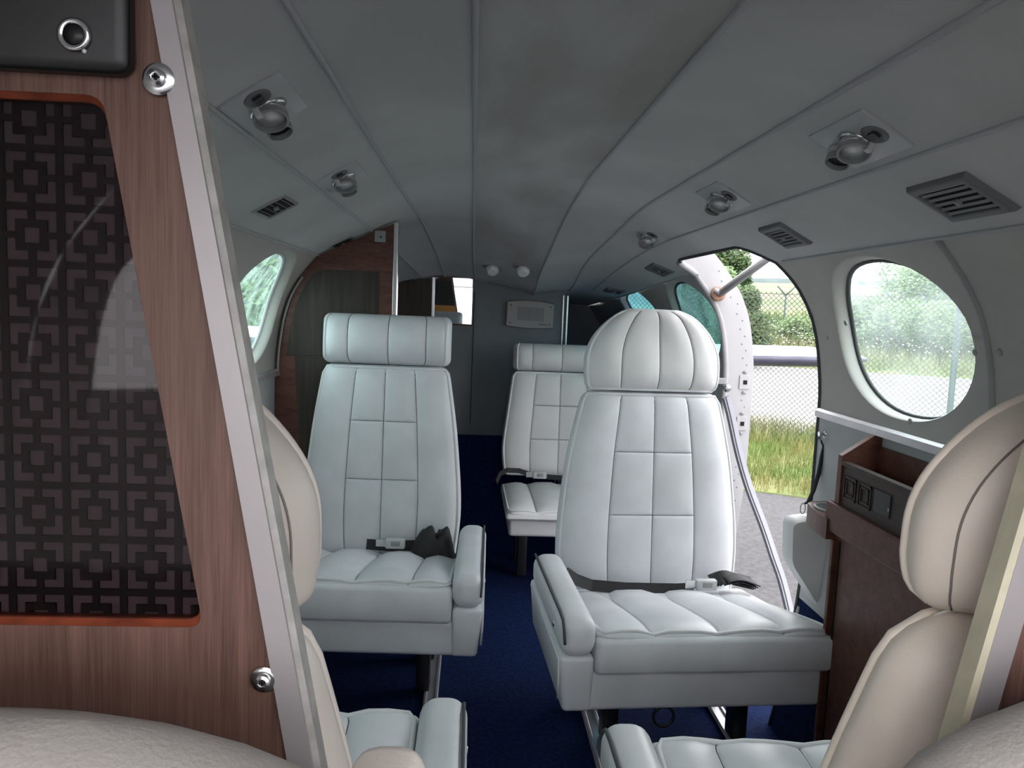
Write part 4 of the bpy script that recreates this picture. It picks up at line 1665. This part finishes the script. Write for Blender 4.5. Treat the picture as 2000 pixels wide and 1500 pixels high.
MB().box(Vector((XC - .0005, yA - .020, .30)) + lo, (.004, .004, .55)).build('stile_groove', 'blackhole', cab)
# curved end with cup holder
cup = empty('cup_holder', (.694, yA + .060, zc))
tag(cup, 'recessed cup holder in the curved walnut end of the side cabinet', 'cup holder')
vs = []
blk = []
for k in range(9):
    a = math.radians(180 - 90 * k / 8)
    blk.append(Vector((.03 + .078 * math.cos(a) - .008, .005 + .06 * math.sin(a), -.055)))
blk = [Vector((-.062, -.055, -.055))] + [Vector((-.062 + .02 * (k / 8) ** 2, -.055 + .135 * k / 8, -.055)) for k in range(9)] + [Vector((-.02, .098, -.055)), Vector((.026, .103, -.055)), Vector((.026, -.055, -.055))]
MB().prism([p + Vector((0, 0, .012)) for p in blk], (0, 0, .043)).build('curved_end', 'walnut_red', cup)
MB().tube([(-.010 + .034 * math.cos(a), .030 + .040 * math.sin(a), .001) for a in [2 * PI * k / 28 for k in range(28)]], .004, 8, True).build('holder_rim', 'mgrey', cup, True)
vs, fs = [], []
for k in range(24):
    a = 2 * PI * k / 24
    vs.append((-.010 + .031 * math.cos(a), .030 + .037 * math.sin(a), .0022))
MB().add(vs, [tuple(range(24))]).build('holder_well', 'black', cup)
# magazine box with fret panel
mg = empty('magazine_box', (XC - .004, 1.395, zc + .035))
tag(mg, 'walnut magazine box with key-pattern front standing on the side cabinet', 'magazine box')
z0 = 0.0
end = [Vector((-.004, 0, z0)), Vector((-.004, 0, .105)), Vector((.062, 0, .150)), Vector((.078, 0, .145)), Vector((.080, 0, z0))]
ypos = [0.08, -.62]
MB().prism([p + Vector((0, ypos[0], 0)) for p in end], (0, .016, 0)).build('end_board', 'walnut_red', mg)
MB().prism([p + Vector((0, ypos[1], 0)) for p in end], (0, .016, 0)).build('end_board', 'walnut_red', mg)
MB().box((.074, -.26, .065), (.010, .68, .125)).build('rear_board', 'walnut_red', mg)
MB().box((.038, -.26, .004), (.075, .68, .008)).build('bottom_board', 'walnut_red', mg)
fp = MB().box((.006, -.26, .046), (.012, .68, .092), bev=.002).build('front_board', 'carved', mg)
MB().box((.004, -.26, .090), (.016, .68, .008), bev=.002).build('front_rail', 'carved', fp)
for i, yy in enumerate((.045, -.012)):
    for (sz, tt) in ((.044, .003), (.028, .0025)):
        q = Vector((-.0012, yy, .044))
        m2 = MB()
        for s in (-1, 1):
            m2.box(q + Vector((0, s * sz / 2, 0)), (.003, tt, sz + tt)).box(q + Vector((0, 0, s * sz / 2)), (.003, sz + tt, tt))
        m2.build('key_frame', 'carved', fp)
MB().box((-.0005, -.075, .046), (.004, .055, .044), bev=.001).build('ashtray_slot', 'black', fp)
MB().box((-.002, -.100, .040), (.003, .003, .006)).build('slot_catch', 'lgrey', fp)

# grey padded bolster hanging at the doorway edge
YBO = 1.70
bo_ = empty('padded_bolster', P(1585, 1100, YBO))
tag(bo_, 'grey leather padded armrest hanging in the doorway beside the walnut cabinet', 'armrest')
lo = -Vector(bo_.location)
bpx = [(1534, 1010), (1575, 1004), (1612, 1012), (1641, 1042), (1641, 1196), (1612, 1200), (1588, 1180), (1532, 1092)]
outl = round_poly([P(x, y, YBO) for x, y in bpx], .018, 5)
bmx = bmesh.new()
cen = sum(outl, Vector()) / len(outl)
ringsy = ((-.000, .90), (-.012, .975), (-.020, 1.0), (-.055, 1.0), (-.066, .95))
rv = []
for (dy_, s_) in ringsy:
    rv.append([bmx.verts.new(cen + (p - cen) * s_ + Vector((0, dy_ + .03, 0)) + lo) for p in outl])
for a, b in zip(rv, rv[1:]):
    for i in range(len(outl)):
        j = (i + 1) % len(outl)
        bmx.faces.new((a[i], a[j], b[j], b[i]))
bmx.faces.new(rv[0])
bmx.faces.new(rv[-1])
bmesh.ops.recalc_face_normals(bmx, faces=bmx.faces)
me = bpy.data.meshes.new('bolster_pad')
bmx.to_mesh(me)
bmx.free()
bpad = link('bolster_pad', me, 'leather_white', bo_)  # whiter leather stands in for doorway light falling on the pad
try:
    me.set_sharp_from_angle(angle=math.radians(60))
except Exception:
    pass
sq = [P(x, y, YBO - .037) + lo for x, y in ((1637, 1075), (1617, 1080), (1611, 1100), (1610, 1150), (1616, 1180), (1626, 1200))]
MB().tube(sq, .002, 6).build('pad_seam', 'seam', bpad, True)
MB().tube([P(1562, 1185, YBO + .05) + lo, P(1553, 1215, YBO + .05) + lo], .006, 8).build('support_tube', 'white_metal', bo_, True)
rq = P(1568, 993, YBO) + lo
MB().tube([rq + Vector((.006 * math.cos(a), 0, .013 * math.sin(a))) for a in [2 * PI * k / 18 for k in range(18)]], .0012, 6, True).build('hang_ring', 'mgrey', bo_, True)

# bungee cord with hook
bg_ = empty('bungee_cord', P(1610, 848, 1.72))
tag(bg_, 'black bungee cord hooked on the wall beneath the ledge strip', 'cord')
hk = hit_wall(1611, 848, 1)
bg_.location = hk
lo = -Vector(hk)
ring_w = P(1568, 993, YBO)
kk = hk.y
seq = [hk + Vector((-.012, 0, -.008)), P(1608, 872, kk), P(1605, 892, kk), P(1599, 925, kk), P(1589, 958, kk * .6 + YBO * .4), P(1577, 982, YBO), ring_w + Vector((.004, 0, .013))]
MB().tube([p + lo for p in seq], [.002, .0025, .005, .0052, .005, .004, .0025], 8).build('cord', 'strap', bg_, True)
MB().lathe((0.003, 0, 0), (-1, 0, 0), [(.011, 0), (.011, .003), (.008, .006), (.004, .007), (.004, .014), (.006, .015), (.006, .018)], 16).build('wall_button', 'chrome', bg_, True, 40)
MB().tube([Vector((-.012, 0, -.002)) + Vector((0, .007 * math.cos(a), .007 * math.sin(a) - .006)) for a in [2 * PI * k / 16 for k in range(16)]], .0016, 6, True).build('hook_ring', 'mgrey', bg_, True)

# ------------------------------------------------------------------ outside: tailplane
for side in (1, -1):
    root = empty('tailplane', (side * .3, 4.85, .665))
    tag(root, 'white horizontal tail surface with dark rubber leading edge, %s' % ('seen through the open doorway' if side > 0 else 'seen through the left oval window'), 'tailplane', 'tail surfaces of the aircraft')
    V, Fb, Fs = [], [], []
    st_ = []
    for k in range(9):
        t = k / 8
        x = 2.38 * t
        tip = 1 if t < .97 else .55
        sec = []
        c = (1.15 - .35 * t) * (1 if k < 8 else .8)
        h = .082 * (1 - .12 * t) * (1 if k < 8 else .5)
        for a in range(20):
            an = 2 * PI * a / 20
            yy = .5 * c - .5 * c * math.cos(an)
            zz = h * math.sin(an) * (1.0 if math.cos(an) > 0 else 1.0 - .55 * (abs(math.cos(an)) ** 2))
            sec.append(Vector((side * x, yy - 0.02 + .20 * t + (0 if k < 8 else .1), .035 * t + zz + .07)))
        st_.append(sec)
    boot_i = {19, 18, 0, 1, 17, 2}
    for nm, m, test in (('de_ice_boot', 'boot', lambda a: a in (0, 19, 18, 17)), ('skin', 'aircraft', lambda a: a not in (0, 19, 18, 17))):
        mb = MB()
        vs = [p for s in st_ for p in s]
        fs = []
        for k in range(8):
            for a in range(20):
                b = (a + 1) % 20
                if test(a):
                    fs.append((k * 20 + a, k * 20 + b, k * 20 + 20 + b, k * 20 + 20 + a))
        if nm == 'skin':
            fs.append(tuple(160 + a for a in range(20)))
        mb.add(vs, fs).build(nm, m, root, True)

# ------------------------------------------------------------------ outside: ground (rises gently away from the aircraft)
GS = .047
GD = Vector((.45, .893, 0))
G0 = CAM.z - 2.1


def gz(x, y):
    return G0 + GS * (x * GD.x + y * GD.y)


def G(px, py):
    d = ray(px, py)
    n = Vector((-GS * GD.x, -GS * GD.y, 1))
    t = (Vector((0, 0, G0)) - CAM).dot(n) / d.dot(n)
    return CAM + d * t


UG = Vector((GD.x, GD.y, GS)).normalized()
VG = Vector((GD.y, -GD.x, 0))     # to the right


def strip(name, m, d0, d1, w, dz, label, cat_kind='structure', nseg=1):
    a, b = Vector((0, 0, G0 + dz)), None
    vs = []
    for d in (d0, d1):
        for s in (-1, 1):
            q = Vector((GD.x * d, GD.y * d, 0)) + VG * (s * w)
            vs.append(Vector((q.x, q.y, gz(q.x, q.y) + dz)))
    o = MB().prism([vs[0], vs[1], vs[3], vs[2]], (0, 0, -.03)).build(name, m)
    tag(o, label, kind=cat_kind)
    return o


dG = lambda px, py: (lambda p: p.x * GD.x + p.y * GD.y)(G(px, py))
d_grass = dG(1520, 966)
d_fence = dG(1520, 872)
d_grav0 = dG(1520, 842)
d_grav1 = dG(1520, 716)
strip('tarmac', 'tarmac', -30, d_grass, 60, 0, 'weathered grey tarmac apron outside the doorway')
strip('verge', 'meadow', d_grass, d_grav0, 60, .01, 'strip of grassy ground between tarmac and gravel')
strip('gravel_road', 'gravel', d_grav0, d_grav1, 60, .0, 'pale gravel track beyond the chain-link fence')
strip('meadow_ground', 'meadow', d_grav1, 60, 90, .01, 'meadow ground beyond the gravel track')
strip('far_field', 'field', 60, 1900, 1500, .0, 'pale green and straw fields stretching to the horizon')


def gp(d, s):
    q = Vector((GD.x * d, GD.y * d, 0)) + VG * s
    return Vector((q.x, q.y, gz(q.x, q.y)))


def blades(name, m, d0, d1, s0, s1, n, h, w, label, lean=.35, parent=None):
    V, Fc = [], []
    for i in range(n):
        b = gp(random.uniform(d0, d1), random.uniform(s0, s1))
        a = random.uniform(0, 2 * PI)
        hh = h * random.uniform(.5, 1.15)
        t = Vector((math.cos(a), math.sin(a), 0))
        ln = Vector((random.uniform(-1, 1), random.uniform(-1, 1), 0)) * lean * hh
        k = len(V)
        V += [b - t * w, b + t * w, b + t * w * .6 + ln * .4 + Vector((0, 0, hh * .6)), b - t * w * .6 + ln * .4 + Vector((0, 0, hh * .6)), b + ln + Vector((0, 0, hh))]
        Fc += [(k, k + 1, k + 2, k + 3), (k + 3, k + 2, k + 4)]
    o = MB().add(V, Fc)
    me = o.mesh(name)
    ob = link(name, me, m, None, False)
    tag(ob, label, 'grass', kind='stuff')
    return ob


s_lo, s_hi = -1.4, 4.5
blades('verge_grass', 'grass', d_grass, d_fence + .3, s_lo, s_hi, 9000, .20, .006, 'tall green and yellow grass along the tarmac edge')
blades('fence_grass', 'straw', d_fence, d_grav0 + .2, s_lo, s_hi + 1, 6000, .26, .006, 'straw-coloured grass at the foot of the fence')
blades('meadow_grass', 'straw', d_grav1, d_grav1 + 8, -4, 16, 9000, .45, .015, 'tall straw meadow grass beyond the gravel track')
blades('far_grass', 'reed', d_grav1 + 6, d_grav1 + 22, -6, 26, 9000, .8, .03, 'green meadow growth in front of the hedges')
V, Fc = [], []
for i in range(1700):
    b = gp(random.uniform(d_grav1 + .2, d_grav1 + 11), random.uniform(-4, 17)) + Vector((0, 0, random.uniform(.35, .75)))
    r = random.uniform(.02, .036)
    k = len(V)
    V += [b + Vector(q) * r for q in ((1, 0, 0), (0, 1, 0), (-1, 0, 0), (0, -1, 0), (0, 0, .6), (0, 0, -.6))]
    Fc += [(k, k + 1, k + 4), (k + 1, k + 2, k + 4), (k + 2, k + 3, k + 4), (k + 3, k, k + 4), (k + 1, k, k + 5), (k + 2, k + 1, k + 5), (k + 3, k + 2, k + 5), (k, k + 3, k + 5)]
o = link('meadow_flowers', MB().add(V, Fc).mesh('meadow_flowers'), 'petal', None, False)
tag(o, 'white daisies scattered through the meadow beyond the track', 'flowers', kind='stuff')


# chain-link fence ---------------------------------------------------
fn = empty('chain_link_fence', gp(d_fence, 1.0))
tag(fn, 'chain-link fence standing along the edge of the apron', 'fence')
f0 = Vector(fn.location)
# runs towards the lower right of the picture
fa, fb = gp(d_fence + .55, -3.0), gp(d_fence - .75, 6.0)
fdir = (fb - fa)
flen = fdir.length
fdir.normalize()
FH = 1.93
V, Fc = [], []
mesh_s = .066
nd = int(flen / mesh_s)
hn = int(FH / mesh_s) + 1
mb = MB()
upv = Vector((0, 0, 1))
wr_ = .0034


def wire(p, q, r=wr_):
    t = (q - p).normalized()
    a = t.cross(fdir.cross(upv)).normalized() * r
    b = fdir.cross(upv).normalized() * r
    k = len(V)
    V.extend([p + a, p + b, p - a, p - b, q + a, q + b, q - a, q - b])
    Fc.extend([(k, k + 1, k + 5, k + 4), (k + 1, k + 2, k + 6, k + 5), (k + 2, k + 3, k + 7, k + 6), (k + 3, k, k + 4, k + 7)])


base0 = fa - f0
for i in range(-int(FH / mesh_s), nd):
    s0 = i * mesh_s
    for sg in (1, -1):
        if sg > 0:
            u0, u1, z0_, z1_ = s0, s0 + FH, 0, FH
        else:
            u0, u1, z0_, z1_ = s0 + FH, s0, 0, FH
        # clip to [0, flen]
        ts = [0, 1]
        def at(t):
            return u0 + (u1 - u0) * t
        lo_t, hi_t = 0.0, 1.0
        for bound, sign in ((0, 1), (flen, -1)):
            d = (u1 - u0)
            tb = (bound - u0) / d
            if sign * d > 0:
                lo_t = max(lo_t, tb)
            else:
                hi_t = min(hi_t, tb)
        if hi_t - lo_t < .01:
            continue
        p = base0 + fdir * at(lo_t) + upv * (FH * lo_t + .04)
        q = base0 + fdir * at(hi_t) + upv * (FH * hi_t + .04)
        wire(p, q)
o = link('wire_mesh', MB().add(V, Fc).mesh('wire_mesh'), 'wire', fn, False)
o['kind'] = 'stuff'
# its posts
pp = G(1851, 880)
for u in ((pp - fa).dot(fdir), (pp - fa).dot(fdir) - 3.4, (pp - fa).dot(fdir) + 3.0):
    if 0 < u < flen:
        q = base0 + fdir * u
        MB().tube([q - Vector((0, 0, .1)), q + Vector((.02, .05, FH + .15))], .034, 12).build('fence_post', 'post', fn, True)
MB().tube([base0 + Vector((0, 0, FH + .02)), base0 + fdir * flen + Vector((0, 0, FH + .02))], .003, 6).build('tension_wire', 'wire', fn, True)

# far barbed-wire posts -------------------------------------------------
for (px, pyt, pyb, dd, lab) in ((1535, 577, 640, 30, 'forked barbed-wire post seen through the doorway'),
                                (1748, 590, 676, 26, 'forked barbed-wire post at the left of the oval window view'),
                                (1816, 594, 640, 26, 'forked barbed-wire post in the middle of the oval window view')):
    top = CAM + ray(px, pyt) * dd
    b = Vector((top.x, top.y, gz(top.x, top.y)))
    root = empty('forked_post', b)
    tag(root, lab, 'post', 'forked barbed-wire posts of the far fence')
    h = top.z - b.z
    MB().tube([(0, 0, -.1), (0, 0, h)], .035, 8).build('upright', 'post', root, True)
    for s in (-1, 1):
        MB().tube([(0, 0, h), (s * .30, -s * .1, h + .34)], .028, 8).build('fork_arm', 'post', root, True)


# trees and bushes --------------------------------------------------------
def bush(name, loc, rx, ry, rz, n, leaf, m, label, cat, group, trunk=True, lumps=9, seed=1):
    rnd = random.Random(seed)
    root = empty(name, loc)
    tag(root, label, cat, group)
    lum = []
    for i in range(lumps):
        a = rnd.uniform(0, 2 * PI)
        rr = rnd.uniform(0, .62)
        lum.append((Vector((rx * rr * math.cos(a), ry * rr * math.sin(a), rz * rnd.uniform(.45, 1.45))), rnd.uniform(.32, .55)))
    V, Fc = [], []
    for i in range(n):
        c, s = lum[i % lumps]
        d = Vector((rnd.gauss(0, 1), rnd.gauss(0, 1), rnd.gauss(0, 1))).normalized() * (rnd.uniform(.55, 1.0))
        p = c + Vector((d.x * rx * s, d.y * ry * s, d.z * rz * s))
        if p.z < .05:
            p.z = rnd.uniform(.05, .3)
        a = Vector((rnd.uniform(-1, 1), rnd.uniform(-1, 1), rnd.uniform(-.6, .9))).normalized()
        b = a.orthogonal().normalized()
        l = leaf * rnd.uniform(.6, 1.3)
        k = len(V)
        V += [p - a * l, p + b * l * .45, p + a * l, p - b * l * .45]
        Fc.append((k, k + 1, k + 2, k + 3))
    o = link('foliage', MB().add(V, Fc).mesh('foliage'), m, root, False)
    if trunk:
        mb = MB()
        mb.tube([(0, 0, -.1), (.03 * rx, 0, rz * .5), (.08 * rx, .02 * ry, rz * 1.1)], [.05 * rx, .04 * rx, .015 * rx], 8)
        for k in range(4):
            c = lum[k][0]
            mb.tube([(.02 * rx, 0, rz * .4), tuple(c * .8)], [.025 * rx, .008 * rx], 6)
        mb.build('trunk', 'bark', root, True)
    return root


def ground_at(px, d):
    r = ray(px, 600)
    h = math.hypot(r.x, r.y)
    x, y = CAM.x + r.x / h * d, r.y / h * d
    return Vector((x, y, gz(x, y)))


GRP = 'trees and bushes beyond the fence'
bush('dark_bush', ground_at(1452, 19), .88, .9, 1.12, 16000, .055, 'leaf_dark', 'dark rounded bush below the tall evergreen in the doorway view', 'bush', GRP, seed=8, lumps=10, trunk=False)
bush('dark_evergreen', ground_at(1412, 22), .85, .9, 2.0, 22000, .065, 'leaf_dark', 'tall dark evergreen tree at the left of the doorway view', 'tree', GRP, seed=3, lumps=14)
bush('pale_shrub', ground_at(1410, 20.5), .6, .7, 1.35, 8000, .06, 'leaf_pale', 'pale feathery shrub in front of the dark evergreen', 'shrub', GRP, seed=4)
bush('low_bush', ground_at(1570, 27), 1.3, 1.2, .55, 5000, .06, 'leaf_mid', 'low green bush at the right edge of the doorway view', 'bush', GRP, seed=5, trunk=False)
bush('light_tree', ground_at(1790, 42), 2.2, 2.0, 1.95, 12000, .09, 'leaf_pale', 'light airy tree rising above the hedge in the oval window', 'tree', GRP, seed=6, lumps=12)
for i, (px, d, rx, rz, m, lab) in enumerate((
        (1700, 27, 1.5, .95, 'leaf_mid', 'bush at the left end of the hedge in the oval window'),
        (1760, 25, 1.6, .85, 'leaf_pale', 'pale bush in the middle of the hedge in the oval window'),
        (1830, 24, 1.6, .95, 'leaf_pale', 'broad bush behind the fence pole in the oval window'),
        (1900, 23, 1.6, 1.1, 'leaf_mid', 'green bush at the right end of the hedge in the oval window'))):
    bush('hedge_bush', ground_at(px, d), rx, 1.2, rz, 9000, .07, m, lab, 'bush', GRP, seed=20 + i, trunk=False)
# left side of the aircraft
for i, (px, d, rx, rz, m, lab) in enumerate(((330, 14, 2.0, 1.9, 'leaf_mid', 'leafy tree outside left of the left oval window view'),
                                              (470, 15, 2.2, 1.8, 'leaf_pale', 'leafy tree filling the middle of the left oval window'),
                                              (560, 17, 2.2, 1.9, 'leaf_mid', 'leafy tree at the right side of the left oval window'))):
    p = ground_at(px, d)
    bush('side_tree', p, rx, 1.6, rz, 12000, .09, m, lab, 'tree', 'trees outside the left windows', seed=40 + i, lumps=12)
for i, (px, m, lab) in enumerate(((1330, 'leaf_dark', 'dark tree behind the teal window aft of the doorway'),)):
    bush('rear_tree', ground_at(1365, 30), 1.6, 1.5, 1.9, 4200, .15, m, lab, 'tree', GRP, seed=60)

# far hills and town
V, Fc = [], []
mb = MB()
N = 60
pts_t, pts_b = [], []
for k in range(N + 1):
    s = -1400 + 2800 * k / N
    q = gp(1800, s)
    hgt = 10 + 8 * noise.noise(Vector((k * .13, 2, 0))) + 5 * noise.noise(Vector((k * .5, 7, 0)))
    pts_b.append(q + Vector((0, 0, -2)))
    pts_t.append(q + Vector((0, 0, hgt)))
vs = pts_b + pts_t + [p + Vector((GD.x * 40, GD.y * 40, -3)) for p in pts_t]
fs = []
for k in range(N):
    fs += [(k, k + 1, N + 2 + k, N + 1 + k), (N + 1 + k, N + 2 + k, 2 * N + 3 + k, 2 * N + 2 + k)]
o = MB().add(vs, fs).build('far_hills', 'hill', None, True)
tag(o, 'low hazy ridge along the horizon', kind='structure')
hr = random.Random(5)
for i in range(12):
    b = gp(1250 + hr.uniform(-80, 80), -70 + i * 22 + hr.uniform(-6, 6))
    root = empty('town_house', b)
    tag(root, 'tiny pale house in the distant town on the horizon', 'house', 'distant town houses')
    w, h = hr.uniform(6, 9), hr.uniform(2.6, 3.6)
    MB().box((0, 0, h / 2), (w, 6, h)).build('walls', 'house', root)
    MB().prism([Vector((-w / 2 - .3, -3.2, h)), Vector((w / 2 + .3, -3.2, h)), Vector((0, -3.2, h + 1.6))], (0, 6.4, 0)).build('roof', 'roof', root)
